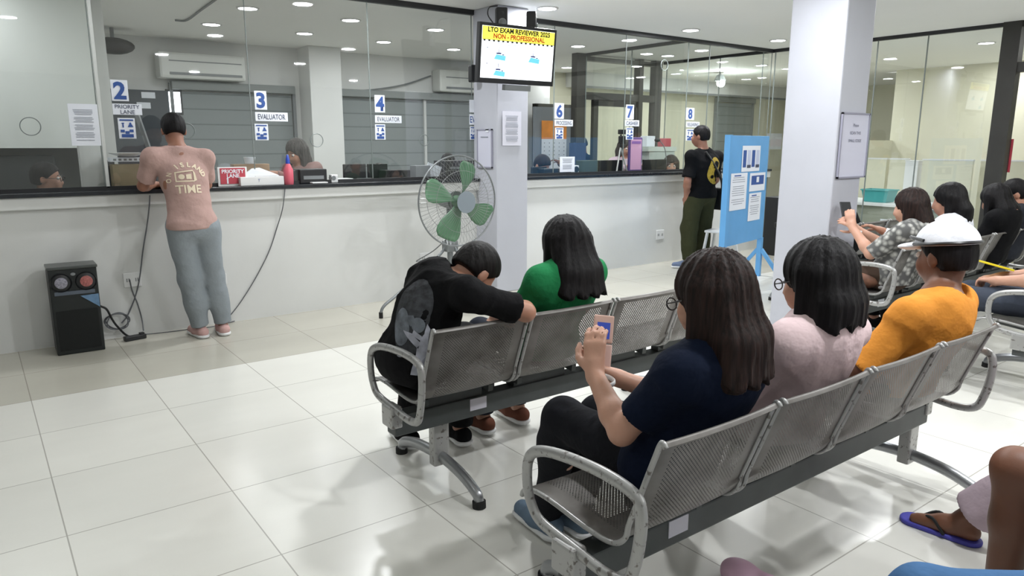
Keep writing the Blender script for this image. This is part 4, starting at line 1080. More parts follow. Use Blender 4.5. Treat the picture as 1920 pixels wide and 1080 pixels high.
# ------------------------------------------------------------------ hand
def add_hand(F, w, d, n_, side, curl=.5, s=1.0, spread=.12):
    """w wrist, d direction of the fingers, n_ palm normal (faces what is held), side=+1 thumb on d x n side"""
    w = V(*w); d = nrm(d); n_ = nrm(V(*n_)-d*np.dot(n_, d)); t = np.cross(d, n_)*side
    pc = w+d*.048*s
    F.cone(w-d*.01*s, w+d*.03*s, .024*s, .024*s, .015)
    for q in (-.024, -.008, .008, .024): F.cone(w+d*.02*s+t*q*.7*s, w+d*.088*s+t*q*s, .013*s, .0115*s, .012)
    for q, L in ((.027, .068), (.009, .078), (-.009, .072), (-.026, .056)):
        a = w+d*.088*s+t*q*s; dd = nrm(d+t*q*spread*25*.3)
        r = .0092*s
        for j, f in enumerate((.45, .32, .25)):
            ang = curl*(.55+.5*j); dn = nrm(dd*math.cos(ang)+n_*math.sin(ang)); b = a+dn*L*f*s
            F.cone(a, b, r, r*.9, .004); a = b; dd = dn; r *= .9
    a = w+d*.025*s+t*.026*s
    th = nrm(d*.6+t*.75+n_*.35); b = a+th*.038*s; F.cone(a, b, .0135*s, .011*s, .01)
    th = nrm(d*.85+t*.3+n_*(.3+curl*.5)); c = b+th*.032*s; F.cone(b, c, .0108*s, .0098*s, .004); th = nrm(d*.9+t*.05+n_*(.35+curl*.5)); F.cone(c, c+th*.024*s, .0098*s, .008*s, .004)

def frame(up, fwd):
    up = nrm(up); r = nrm(np.cross(fwd, up)); f = np.cross(up, r); return np.array([r, f, up])   # rows right, forward, up

DEF_SIT = dict(pel=(0, .275, .555), chest=(0, .165, .80), neck=(0, .15, .965), head=(0, .175, 1.085), hf=(0, 1, -.12),
    shL=(-.165, .15, .925), shR=(.165, .15, .925), elL=(-.21, .26, .70), elR=(.21, .26, .70), wrL=(-.12, .47, .64), wrR=(.12, .47, .64),
    knL=(-.11, .66, .53), knR=(.11, .66, .53), anL=(-.11, .64, .10), anR=(.11, .64, .10))
DEF_STAND = dict(pel=(0, 0, .90), chest=(0, 0, 1.20), neck=(0, -.01, 1.40), head=(0, .02, 1.53), hf=(0, 1, -.05),
    shL=(-.175, 0, 1.345), shR=(.175, 0, 1.345), elL=(-.25, -.02, 1.06), elR=(.25, -.02, 1.06), wrL=(-.25, .08, .84), wrR=(.25, .08, .84),
    knL=(-.10, .02, .48), knR=(.10, .02, .48), anL=(-.10, 0, .09), anR=(.10, 0, .09))

def person(label, loc, rz, base, J=None, skinm=SK_MID, shirt=None, sleeve=.75, trousers=None, tlen=1.0, shoes=None, hair='short', hairm_=H_BLACK, res=.010, girth=1.0, hemdrop=.06,
           hands=None, neckcut=.035, hairlen=.3, hairw=1.0, face=False, glasses=False, hs=1.0, legs=True, foot=True, bulk=1.0, longsleeve=False, footdir=(0, 1, 0), toes=None, sname='tshirt', hairkw=None, foldamp=.006, bodyonly=False):
    P = dict(base); P.update(J or {}); P = {k: V(*v) for k, v in P.items()}
    root = thing('person', label, 'person', loc, rz)
    g = girth
    up = nrm(P['neck']-P['pel']); rt = nrm(P['shR']-P['shL']); fw = nrm(np.cross(up, rt)); R = np.array([rt, fw, up])
    mid = (P['pel']+P['chest'])/2
    hipL = P['pel']-rt*.085*g; hipR = P['pel']+rt*.085*g
    hips_f = frame((0, 0, 1), fw if abs(fw[2]) < .95 else (0, 1, 0))
    def torso(F, e=0.0, k=.035):
        F.ell(P['pel'], (.160*g+e, .115*g+e, .115+e), hips_f, k)
        F.ell(mid, (.132*g+e, .100*g+e, .16+e), R, k)
        F.ell(P['chest']+up*.03, (.146*g+e, .104*g+e, .170+e), R, k)
        for sd, sh in ((-1, 'shL'), (1, 'shR')):
            F.cone(P['chest']+up*.10+rt*sd*.06, P[sh], .060*g+e, .049*g+e, k)
            F.cone(P['neck']-up*.015+rt*sd*.02, P[sh]+up*.01, .042+e, .042+e, .05)
    B = Field(); torso(B)
    fwh = nrm(P['hf']); hup = nrm(V(0, 0, 1)-fwh*fwh[2]) if abs(fwh[2]) < .97 else nrm(P['head']-P['neck'])
    if 'hu' in P: hup = nrm(P['hu']-fwh*np.dot(P['hu'], fwh))
    hr = np.cross(fwh, hup); HR = np.array([hr, fwh, hup]); hd = P['head']
    H = lambda x, y, z: hd+(hr*x+fwh*y+hup*z)*hs
    B.cone(P['neck']-up*.04, H(0, -.02, -.05), .056*(.5+.5*g), .050, .035)
    B.ell(H(0, -.012, .030), V(.074, .092, .083)*hs, HR, .02)
    B.ell(H(0, .022, -.035), V(.058, .068, .072)*hs, HR, .03)
    B.ell(H(0, .050, -.085), V(.026, .026, .022)*hs, HR, .03)
    B.ell(H(0, .078, -.028), V(.050, .02, .04)*hs, HR, .03)
    B.cone(H(0, .083, .012), H(0, .103, -.022), .009, .013, .014)
    for sd in (-1, 1):
        B.ell(H(sd*.014, .094, -.027), V(.009, .009, .008)*hs, HR, .01)
        B.ell(H(sd*.076, -.008, -.006), V(.010, .022, .033)*hs, HR, .008)
        B.ell(H(sd*.031, .094, .012), V(.018, .012, .012)*hs, HR, .012, sub=True)
    B.cone(H(-.020, .088, -.060), H(.020, .088, -.060), .008, .008, .01)
    for sd, sh, el, wr in ((-1, 'shL', 'elL', 'wrL'), (1, 'shR', 'elR', 'wrR')):
        B.cone(P[sh], P[el], .047*g, .036*g, .03); B.cone(P[el], P[el]*.7+P[wr]*.3, .036*g, .038*g, .02); B.cone(P[el]*.7+P[wr]*.3, P[wr], .038*g, .025, .02)
        hp = (hands or {}).get('L' if sd < 0 else 'R', {})
        dr = nrm(hp.get('d', P[wr]-P[el])); nn = hp.get('n', (0, 0, -1) if abs(dr[2]) < .9 else (0, -1, 0))
        add_hand(B, P[wr], dr, nn, hp.get('side', sd), hp.get('curl', .5), hp.get('s', 1.0))
    if legs:
        for hp_, kn, an, sd in ((hipL, 'knL', 'anL', -1), (hipR, 'knR', 'anR', 1)):
            B.cone(hp_, P[kn], .085*g, .055*g, .04); mdc = (P[kn]*.65+P[an]*.35)+V(0, -.012, 0); B.cone(P[kn], mdc, .052*g, .052*g, .03); B.cone(mdc, P[an], .05*g, .034, .03)
            fd = nrm(footdir if toes is None else toes[0 if sd < 0 else 1])
            B.cone(P[an]-fd*.03+V(0, 0, -.045), P[an]+fd*.06+V(0, 0, -.04), .034, .034, .03); B.cone(P[an]+fd*.05+V(0, 0, -.045), P[an]+fd*.15+V(0, 0, -.06), .034, .025, .02)
    body = to_obj('body', B.mesh(res), skinm, root)
    if face:
        for sd in (-1, 1):
            e_ = MB().sph(tuple(H(sd*.031, .082, .012)), .0125*hs, 12).build('eye', M_EYE, root, smooth=True); MB().sph(tuple(H(sd*.031, .0915, .012)), .0058*hs, 10).build('iris', M_IRIS, e_, smooth=True)
        MB().tube([tuple(H(x, .0955-abs(x)*.25, -.062)) for x in (-.022, -.011, 0, .011, .022)], .005, 6).build('lips', M_LIP, root, smooth=True)
        for sd in (-1, 1): MB().tube([tuple(H(sd*x, .093-x*.18, .036+.003*math.sin(x*90))) for x in (.014, .026, .038, .046)], .0035, 6).build('eyebrow', M_IRIS, root, smooth=True)
    if glasses:
        mb = MB()
        for sd in (-1, 1):
            mb.tube([tuple(H(sd*.033+.024*math.cos(a), .106, .008+.017*math.sin(a))) for a in [2*PI*k/20 for k in range(20)]], .0022, 6, closed=True)
            mb.tube([tuple(H(sd*.056, .104, .012)), tuple(H(sd*.080, .06, .012)), tuple(H(sd*.083, -.01, .008))], .0022, 6)
        mb.tube([tuple(H(-.01, .107, .012)), tuple(H(.01, .107, .012))], .0022, 6)
        mb.build('eyeglasses', M_DARK, root, smooth=True)
    S = None
    if shirt is not None:
        F = Field(); torso(F, .010*bulk+.002, .045)
        if hemdrop: F.ell(P['pel']-up*0.0, (.160*g+.010, .112*g+.010, .14), hips_f, .04)
        for sd, sh, el, wr in ((-1, 'shL', 'elL', 'wrL'), (1, 'shR', 'elR', 'wrR')):
            if longsleeve:
                F.cone(P[sh], P[el], .058*g+.006, .048*g+.004, .04); q = P[el]+(P[wr]-P[el])*.97; F.cone(P[el], q, .047*g+.004, .034+.003, .03, (q, nrm(P[wr]-P[el])))
            elif sleeve > 0:
                q = P[sh]+(P[el]-P[sh])*sleeve; dd = nrm(P[el]-P[sh]); F.cone(P[sh], q+dd*.04, .051*g+.008, (.048*g+.007)*bulk, .04, (q, dd))
        nk = P['neck']+up*neckcut-fw*.0
        nd = nrm(up*1.0-fw*.35)
        ndir = nrm(up*.9+fw*.35)
        F.cut(lambda X, Y, Z: -(np.sqrt((X-nk[0]-fw[0]*.012)**2+(Y-nk[1]-fw[1]*.012)**2+(Z-nk[2]-fw[2]*.012)**2)-.070))
        def neckplane(X, Y, Z):
            px, py, pz = X-nk[0], Y-nk[1], Z-nk[2]; a = px*up[0]+py*up[1]+pz*up[2]; r = np.sqrt(np.maximum(px*px+py*py+pz*pz-a*a, 0))
            return np.minimum(a-.015, .10-r)
        F.cut(neckplane)
        hz = P['pel'][2]-hemdrop
        F.cut(lambda X, Y, Z: hz-Z)
        S = to_obj(sname, F.mesh(res, folds(foldamp, 20, seed=int(abs(loc[0])*100))), shirt, root)
    if trousers is not None and legs:
        F = Field(); F.ell(P['pel'], (.166*g, .118*g, .12), hips_f, .04)
        for hp_, kn, an in ((hipL, 'knL', 'anL'), (hipR, 'knR', 'anR')):
            if tlen > .4: F.cone(hp_, P[kn], .096*g, .070*g*bulk, .03)
            else:
                q = hp_+(P[kn]-hp_)*.66; F.cone(hp_, P[kn], .096*g, .078*g, .03, (q, nrm(P[kn]-hp_)))
            if tlen > .4:
                q = P[kn]+(P[an]-P[kn])*tlen; dd = nrm(P[an]-P[kn]); F.cone(P[kn], q+dd*.03, .073*g*bulk, .055*bulk, .03, (q, dd))
        F.cut(lambda X, Y, Z: (Z-(P['pel'][2]+.09)))
        T = to_obj('trousers', F.mesh(res, folds(.005, 16, seed=5)), trousers, root)
    if shoes is not None and legs:
        for an, i in (('anL', 0), ('anR', 1)):
            fd = nrm(footdir if toes is None else toes[i]); a = P[an]; F = Field(); z0 = a[2]-.088
            F.cone(a-fd*.035+V(0, 0, -.045), a+fd*.05+V(0, 0, -.045), .042, .043, .03); F.cone(a+fd*.05+V(0, 0, -.05), a+fd*.155+V(0, 0, -.055), .044, .034, .03)
            F.cut(lambda X, Y, Z, z0=z0: (z0+.018-Z)); sh_ = to_obj('shoe', F.mesh(.007), shoes, root)
            F2 = Field(); F2.cone(a-fd*.035+V(0, 0, -.07), a+fd*.155+V(0, 0, -.07), .046, .040, .01); F2.cut(lambda X, Y, Z, z0=z0: np.abs(Z-z0-.012)-.012)
            to_obj('sole', F2.mesh(.007), M_WHITEP, sh_)
    # ---------------- hair
    if hair:
        F = Field(); kw = hairkw or {}
        if hair == 'short':
            F.ell(H(0, -.014, .038), V(.084, .102, .092)*hs, HR, .02)
            F.ell(H(0, -.05, -.01), V(.072, .058, .07)*hs, HR, .03)
            a_ = kw.get('fade', -.05)
            F.cut(lambda X, Y, Z: ((X-hd[0])*(fwh[0]*.75-hup[0]*.65)+(Y-hd[1])*(fwh[1]*.75-hup[1]*.65)+(Z-hd[2])*(fwh[2]*.75-hup[2]*.65)-.012*hs))
            F.cut(lambda X, Y, Z: -((X-hd[0])*hup[0]+(Y-hd[1])*hup[1]+(Z-hd[2])*hup[2])+a_)
            nz = strands(.0012, hd, 60)
            hres = res*.8
        else:
            c0 = H(0, -.018, .035); wd = hairw
            F.ell(c0, V(.092*wd, .106, .096)*hs, HR, .03)
            L = hairlen; down = V(*kw.get('down', (0, 0, -1)))
            bk = V(-fwh[0], -fwh[1], 0); bk = nrm(bk) if np.linalg.norm(bk) > .1 else V(0, -1, 0); sr = nrm(V(hr[0], hr[1], 0))
            tipb = kw.get('back', .03)
            for q, r_ in ((-.062, .040), (-.03, .05), (0, .055), (.03, .05), (.062, .040)):
                a = c0+sr*q*wd*hs+bk*.045*hs+V(0, 0, -.02); b = c0+sr*q*1.25*wd*hs+bk*(.045+tipb)+down*L*(1-.12*abs(q)/.06)
                md2 = (a+b)/2+bk*.012
                F.cone(a, md2, r_*hs, r_*1.02*hs, .03); F.cone(md2, b, r_*1.02*hs, r_*kw.get('tip', .75)*hs, .03)
            if kw.get('sides', True):
                for sd in (-1, 1):
                    a = c0+sr*sd*.072*wd*hs+V(0, 0, -.01)+fwh*.0; b = c0+sr*sd*.088*wd*hs+down*L*kw.get('sidelen', .75)+bk*.005
                    F.cone(a, b, .034*hs, .026*hs, .03)
            fx = kw.get('facecut', .030)
            # keep the face open
            fc = H(0, .13, -.05); 
            F.cut(lambda X, Y, Z: -(np.sqrt(((X-fc[0])*hr[0]+(Y-fc[1])*hr[1]+(Z-fc[2])*hr[2])**2/(.068*hs)**2+((X-fc[0])*fwh[0]+(Y-fc[1])*fwh[1]+(Z-fc[2])*fwh[2])**2/(.115*hs)**2+((X-fc[0])*hup[0]+(Y-fc[1])*hup[1]+(Z-fc[2])*hup[2])**2/(.118*hs)**2)-1)*.06)
            nz = strands(.0022, c0, 60, seed=3); hres = res*.8
            if kw.get('cutz'): 
                zc = kw['cutz']; F.cut(lambda X, Y, Z: zc+.012*np.sin(X*90)+.006*np.sin(X*210+Y*130)-Z)
        HO = to_obj('hair', F.mesh(hres, nz), hairm_, root)
    root['_'] = 0; del root['_']
    return root, P, S, H

def bvh_of(o):
    me = o.data; return BVHTree.FromPolygons([v.co.copy() for v in me.vertices], [tuple(p.vertices) for p in me.polygons])
def conform(me, target, origin, U, W_, N_, off=.003, name='print', mt=None, maxedge=.02):
    """wrap a flat mesh (x,y) onto a surface: origin + x*U + y*W, shot along -N (all in the local space of the person)"""
    bm = bmesh.new(); bm.from_mesh(me)
    for _ in range(3):
        es = [e for e in bm.edges if e.calc_length() > maxedge]
        if not es: break
        bmesh.ops.subdivide_edges(bm, edges=es, cuts=1); bmesh.ops.triangulate(bm, faces=bm.faces)
    tree = bvh_of(target); U, W_, N_ = Vector(U).normalized(), Vector(W_).normalized(), Vector(N_).normalized(); O = Vector(origin)
    dead = []
    for v in bm.verts:
        p = O+U*v.co.x+W_*v.co.y+N_*.5; h = tree.ray_cast(p, -N_)
        if h[0] is None: dead.append(v)
        else: v.co = h[0]+N_*off
    bmesh.ops.delete(bm, geom=dead, context='VERTS')
    m2 = bpy.data.meshes.new(name); bm.to_mesh(m2); bm.free(); m2.materials.clear(); m2.materials.append(mt)
    return link(name, m2, target)
def flat_mesh(polys):
    me = bpy.data.meshes.new('flat'); vs = []; fs = []
    for p in polys: fs.append(tuple(range(len(vs), len(vs)+len(p)))); vs += [(x, y, 0) for x, y in p]
    me.from_pydata(vs, [], fs); return me
def disc(cx, cy, rx, ry, n=24, a0=0, a1=2*PI): return [(cx+rx*math.cos(a0+(a1-a0)*k/n), cy+ry*math.sin(a0+(a1-a0)*k/n)) for k in range(n)]
# ================================================================== the people
# --- standing at the counter, pink T-shirt
M_PINK = cloth('dusty_pink_cotton', srgb(180, 150, 143))
M_SWEAT = cloth('grey_sweatpants', srgb(140, 147, 152))
root, P, S, H = person('young man in a dusty pink graphic T-shirt leaning on the left counter', (1.22, 5.58, 0), math.radians(2), DEF_STAND,
    dict(pel=(.03, -.06, .86), chest=(.01, -.01, 1.15), neck=(.0, .04, 1.40), head=(.0, .10, 1.525), hf=(.10, .85, -.40), shL=(-.165, .03, 1.335), shR=(.175, .02, 1.33),
         elL=(-.225, .15, 1.14), elR=(.215, .17, 1.135), wrL=(-.10, .40, 1.135), wrR=(.08, .42, 1.135), knL=(.0, .02, .46), knR=(.17, .03, .46), anL=(.06, .07, .09), anR=(.22, .05, .09)),
    skinm=SK_TAN, shirt=M_PINK, sleeve=.78, trousers=M_SWEAT, shoes=cloth('pink_shoe', srgb(196, 160, 156)), hair='short', hairm_=H_BLACK, res=.009, hemdrop=.02, hs=.98, bulk=1.15, foldamp=.008,
    hands=dict(L=dict(d=(1, .3, 0), n=(0, 0, -1), curl=.25), R=dict(d=(-1, .3, 0), n=(0, 0, -1), curl=.25)), toes=[(-.15, 1, 0), (.1, 1, 0)], hairkw=dict(fade=-.045))
M_PRINTW = mat('cream_print', srgb(226, 212, 186), .85)
for s_, sz, y, sx in (('TIME', .080, .0, 1.15),):
    conform(text_mesh(s_, sz, bold=.0015), S, (0.01, 0, 1.105), (1, 0, 0), (0, 0, 1), (0, -1, .12), name='shirt_lettering', mt=M_PRINTW)
arc = 'ISLAND'
for i, ch in enumerate(arc):
    a = math.radians(122-i*21); me = text_mesh(ch, .046, bold=.002); r = Matrix.Rotation(a-PI/2, 3, 'Z')
    for v in me.vertices: v.co = r @ v.co + Vector((.115*math.cos(a), .095*math.sin(a)+.03, 0))
    conform(me, S, (0.01, 0, 1.155), (1, 0, 0), (0, 0, 1), (0, -1, .12), name='shirt_lettering', mt=M_PRINTW)
for i, ch in enumerate('ON'):
    a = math.radians(188-i*26); me = text_mesh(ch, .036, bold=.001); r = Matrix.Rotation(a-PI/2, 3, 'Z')
    for v in me.vertices: v.co = r @ v.co + Vector((.115*math.cos(a), .095*math.sin(a)+.03, 0))
    conform(me, S, (0.01, 0, 1.155), (1, 0, 0), (0, 0, 1), (0, -1, .12), name='shirt_lettering', mt=M_PRINTW)
q = [(-.07, -.025), (.04, -.025), (.04, .045), (-.07, .035)]
conform(flat_mesh([[(-.07, -.03), (.045, -.03), (.045, -.022), (-.07, -.022)], [(-.07, .032), (.045, .045), (.045, .053), (-.07, .040)], [(-.075, -.03), (-.067, -.03), (-.067, .04), (-.075, .04)], [(.045, -.03), (.066, -.02), (.058, .03), (.045, .05)], disc(-.035, .005, .02, .018), [(-.005, -.012), (.03, -.012), (.03, .025), (-.005, .02)]]), S, (0.005, 0, 1.19), (1, 0, 0), (0, 0, 1), (0, -1, .12), name='shirt_emblem', mt=M_PRINTW)

# --- standing at the right windows, black shirt and olive trousers
M_BLK = cloth('black_cotton', srgb(15, 15, 17)); M_OLIVE = cloth('olive_cotton', srgb(56, 58, 38))
root, P, S, H = person('man in a black T-shirt with a yellow back emblem and olive cargo trousers', (6.86, 5.52, 0), math.radians(-2), DEF_STAND,
    dict(pel=(0, -.02, .86), chest=(.0, -.05, 1.14), neck=(-.01, -.03, 1.37), head=(-.02, .02, 1.52), hf=(-.35, .95, -.1), shL=(-.20, -.02, 1.29), shR=(.20, -.04, 1.29), elL=(-.27, -.04, 1.02), elR=(.26, .0, 1.02), wrL=(-.19, .04, .84), wrR=(.22, .14, .86),
         knL=(-.13, .02, .47), knR=(.11, .03, .47), anL=(-.17, -.02, .09), anR=(.10, .0, .09)),
    skinm=SK_TAN, shirt=M_BLK, sleeve=.85, trousers=M_OLIVE, shoes=cloth('slate_sneaker', srgb(110, 122, 146)), hair='short', res=.010, hemdrop=.04, girth=1.12, bulk=1.25,
    hands=dict(L=dict(d=(.1, .15, -1), n=(1, 0, 0), curl=.5)), toes=[(-.75, .65, 0), (-.3, 1, 0)])
M_YEL = mat('yellow_print', srgb(176, 146, 48), .8, var=.3, vscale=60)
conform(flat_mesh([disc(0, 0, .125, .155)]), S, (.03, 0, 1.12), (1, 0, 0), (0, 0, 1), (.1, -1, .1), name='shirt_emblem', mt=M_YEL)
conform(flat_mesh([disc(.01, .07, .05, .04), disc(.0, -.01, .028, .07), [(-.02, .05), (-.085, .085), (-.03, .02)], [(.02, .02), (.085, -.04), (.06, -.075), (.02, -.03)], disc(-.05, -.07, .025, .02), disc(.055, .085, .02, .02), disc(.03, -.11, .02, .016)]), S, (.03, 0, 1.12), (1, 0, 0), (0, 0, 1), (.1, -1, .1), off=.006, name='emblem_figure', mt=M_BLK)
bag = MB().tube(curve_pts([tuple(P['shL']*.6+P['shR']*.4+V(-.05, -.1, .06)), (.0, -.17, 1.22), (.14, -.19, 1.02), (.22, -.14, .86)], 6), .014, 8, flat=1.6).build('sling_strap', M_DARK, root, smooth=True)
MB().box((.25, -.08, .80), (.10, .16, .26), bev=.03).build('sling_bag', M_DARK, bag)

# --- black shirt man slumped sideways on the first gang chair (faces +X)
root, P, S, H = person('man in a black graphic T-shirt slumped forward on the left seat', (1.36, 2.47, 0), -PI/2, DEF_SIT,
    dict(pel=(-.08, .03, .565), chest=(-.02, .07, .77), neck=(.03, .185, .88), head=(.03, .265, .915), hf=(0, .62, -.80), shL=(-.15, .12, .865), shR=(.20, .12, .865), elL=(-.10, .40, .745), elR=(.235, .375, .775), wrL=(-.06, .50, .72), wrR=(.04, .50, .745),
         knL=(-.42, .25, .53), knR=(-.30, .42, .53), anL=(-.46, .20, .10), anR=(-.34, .42, .10)),
    skinm=SK_MID, shirt=M_BLK, sleeve=.80, trousers=M_BLK, shoes=M_BLK, hair='short', hairm_=H_SHORT, res=.008, girth=1.04, hemdrop=.07, bulk=1.15, foldamp=.008, hs=1.02,
    hands=dict(L=dict(d=(.1, 1, -.3), n=(0, 0, -1), curl=.5), R=dict(d=(-1, .3, 0), n=(0, 0, -1), curl=.5)), toes=[(-1, .1, 0), (-1, .1, 0)], hairkw=dict(fade=-.03))
mg = mat('grey_face_print', srgb(108, 114, 122), .85, var=.45, vscale=22); mh = mat('pale_hand_print', srgb(168, 170, 182), .85, var=.25, vscale=30); md3 = mat('charcoal_print', srgb(52, 54, 58), .85, var=.5, vscale=40)
n0 = (.25, -1, .1); u0 = (1, .25, 0)
conform(flat_mesh([disc(0, .03, .095, .15)]), S, (.03, 0, .74), u0, (0, 0, 1), n0, off=.003, name='shirt_portrait', mt=md3)
conform(flat_mesh([disc(-.035, -.01, .05, .075), disc(.055, .01, .03, .03), [(-.01, .04), (.03, .045), (.05, .02), (.02, .0)]]), S, (.03, 0, .74), u0, (0, 0, 1), n0, off=.005, name='portrait_face', mt=mg)
hand = [[(.03, -.17), (.075, -.17), (.09, -.08), (.05, -.06)], [(.05, -.08), (.09, -.08), (.105, .02), (.092, .04), (.085, .0), (.07, -.02)], [(.0, -.02), (.05, -.06), (.07, -.04), (.03, -.005), (-.02, .0)], [(.03, -.01), (.07, -.03), (.075, -.01), (.04, .01)], disc(-.05, -.085, .02, .008), disc(-.02, -.10, .015, .007)]
conform(flat_mesh(hand), S, (.03, 0, .72), u0, (0, 0, 1), n0, off=.007, name='portrait_hand', mt=mh)

# --- woman in green
M_GREEN = cloth('green_cotton', srgb(38, 128, 78))
person('woman with shoulder length black hair in a green top on the second seat', (2.06, 2.22, 0), math.radians(0), DEF_SIT,
    dict(pel=(0, .275, .55), chest=(0, .16, .77), neck=(0, .15, .91), head=(.02, .19, 1.005), hf=(.1, 1, -.12), shL=(-.15, .15, .86), shR=(.155, .15, .86), elL=(-.22, .26, .68), elR=(.2, .26, .68)),
    girth=.94, skinm=SK_LIGHT, shirt=M_GREEN, sleeve=.9, trousers=cloth('dark_denim', srgb(38, 42, 52)), shoes=cloth('brown_sandal', srgb(110, 70, 56)), hair='long', hairlen=.30, hairw=1.05, res=.009, hs=1.0, hemdrop=.07,
    hairkw=dict(back=.09, tip=1.1, cutz=.80, sidelen=1.0), longsleeve=False)

# --- navy woman with phone
M_NAVY = cloth('navy_cotton', srgb(15, 24, 44))
person('woman in navy top with long brown hair, holding a pink phone', (1.58, 1.04, 0), math.radians(4), DEF_SIT,
    dict(pel=(0, .275, .55), chest=(0, .16, .76), neck=(0, .14, .90), head=(.0, .165, 1.035), hf=(-.10, .95, -.35), shL=(-.15, .145, .85), shR=(.155, .145, .85), elL=(-.205, .29, .665), elR=(.17, .31, .64), wrL=(-.135, .46, .775), wrR=(-.02, .475, .735), knL=(-.06, .66, .555), anL=(.06, .86, .10), anR=(.16, .80, .10)),
    skinm=SK_LIGHT, shirt=M_NAVY, sleeve=.72, trousers=cloth('black_trousers', srgb(24, 25, 30)), shoes=cloth('blue_grey_shoe', srgb(104, 122, 140)), hair='long', hairm_=H_BROWN, hairlen=.29, hairw=1.05, res=.0065, hs=1.0, glasses=True, girth=.98,
    hands=dict(L=dict(d=(.25, .25, .93), n=(.85, .35, -.3), curl=.55, side=1), R=dict(d=(-.65, .55, .35), n=(-.2, .6, .7), curl=.75, side=1)), hairkw=dict(back=.06, tip=1.05, cutz=.83, sidelen=.95), bulk=1.0, foldamp=.006, toes=[(.1, 1, 0), (.1, 1, 0)])
# phone (held, so a thing of its own)
ph = thing('pink_phone', 'pale pink flip style phone held up by the navy topped woman', 'phone', (1.505, 1.555, .845), 0)
ph.rotation_euler = Euler((math.radians(-18), math.radians(6), math.radians(-36)))
MB().box((0, 0, .037), (.062, .010, .085), bev=.004).build('upper_half', mat('rose_gold', srgb(224, 186, 172), .35, metal=.2), ph)
MB().box((0, -.002, -.052), (.062, .011, .085), bev=.004).build('lower_half', mat('rose_case', srgb(226, 192, 182), .4), ph)
MB().box((0, -.0055, .032), (.040, .002, .050)).build('screen', mat('phone_screen', srgb(30, 36, 80), .2, emit=srgb(40, 60, 140), es=.5), ph)
# white wristband
o = MB().tube([(1.44+.031*math.cos(a), 1.478+.031*math.sin(a), .752+.006*math.sin(a)) for a in [2*PI*k/20 for k in range(20)]], .008, 8, closed=True, flat=.6).build('wristband', M_WHITEP, None, smooth=True); tag(o, 'white wristband on the left wrist of the navy topped woman', 'wristband')

# --- pale pink woman
M_PPINK = cloth('pale_pink_cotton', srgb(226, 202, 204))
person('woman with thick black bob and glasses in a pale pink top', (2.08, 1.04, 0), math.radians(0), DEF_SIT,
    dict(pel=(0, .275, .55), chest=(0, .16, .76), neck=(0, .14, .895), head=(-.0, .165, 1.025), hf=(-.1, .95, -.30), shL=(-.155, .145, .845), shR=(.155, .145, .845), elL=(-.20, .30, .66), elR=(.2, .30, .66)),
    skinm=SK_LIGHT, shirt=M_PPINK, sleeve=.9, trousers=cloth('dark_trousers', srgb(40, 42, 52)), shoes=M_BLK, hair='long', hairlen=.20, hairw=1.10, res=.008, hs=1.03, glasses=True, girth=.98,
    hairkw=dict(back=.025, tip=1.15, cutz=.90, sidelen=.85))

# --- orange shirt man with the white cap
M_ORANGE = cloth('orange_cotton', srgb(224, 148, 62))
root, P, S, H = person('man in an orange shirt and white cap on the right end of the near bench', (2.88, 1.04, 0), math.radians(3), DEF_SIT,
    dict(pel=(0, .27, .55), chest=(.01, .155, .73), neck=(.06, .15, .875), head=(.11, .165, 1.012), hf=(.30, .92, -.14), shL=(-.17, .16, .82), shR=(.18, .14, .82), elL=(-.27, .28, .60), elR=(.22, .3, .62), wrL=(-.12, .52, .60), wrR=(.04, .5, .6)),
    skinm=SK_BROWN, shirt=M_ORANGE, sleeve=.92, trousers=cloth('grey_trousers', srgb(70, 72, 78)), shoes=M_BLK, hair='short', res=.008, hs=1.03, face=True, girth=1.05, neckcut=.012, bulk=1.12, foldamp=.008)
cap = Field(); c0 = H(0, -.01, .048); fh = nrm(P['hf']); hu = nrm(V(0, 0, 1)-fh*fh[2]); hr = np.cross(fh, hu); CR = np.array([hr, fh, hu])
cap.ell(c0, (.100, .118, .098), CR, .01)
cap.cut(lambda X, Y, Z: -((X-c0[0])*hu[0]+(Y-c0[1])*hu[1]+(Z-c0[2])*hu[2])-.002)
M_CAP = cloth('white_cap_cloth', srgb(238, 240, 246)); co = to_obj('white_cap', cap.mesh(.006), M_CAP, root)
br = Field(); bc = H(0, .105, .045); br.ell(bc, (.080, .080, .016), CR, .01); br.cut(lambda X, Y, Z: -((X-bc[0])*fh[0]+(Y-bc[1])*fh[1]+(Z-bc[2])*fh[2])-.045)
to_obj('cap_brim', br.mesh(.005), M_CAP, co)
MB().tube([tuple(c0+hr*.101*math.cos(a)+fh*.119*math.sin(a)+hu*(.006)) for a in np.linspace(0, 2*PI, 36, endpoint=False)], .007, 6, closed=True).build('cap_band', M_DARK, co, smooth=True)
MB().tube(curve_pts([tuple(c0+hr*-.10+hu*.02+fh*.02), tuple(c0+hr*-.07+fh*.10+hu*.035), tuple(c0+fh*.117+hu*.03), tuple(c0+hr*.07+fh*.10+hu*.035)], 6), .006, 6).build('sunglasses_frame', M_DARK, co, smooth=True)
tag(MB().tube([(2.60+.034*math.cos(a), 1.47+.012*math.cos(a)+.01, .60+.034*math.sin(a)) for a in np.linspace(0, 2*PI, 20, endpoint=False)], .006, 6, closed=True).build('bracelet', M_DARK, None, smooth=True), 'dark bracelet on the left wrist of the orange shirted man', 'bracelet')

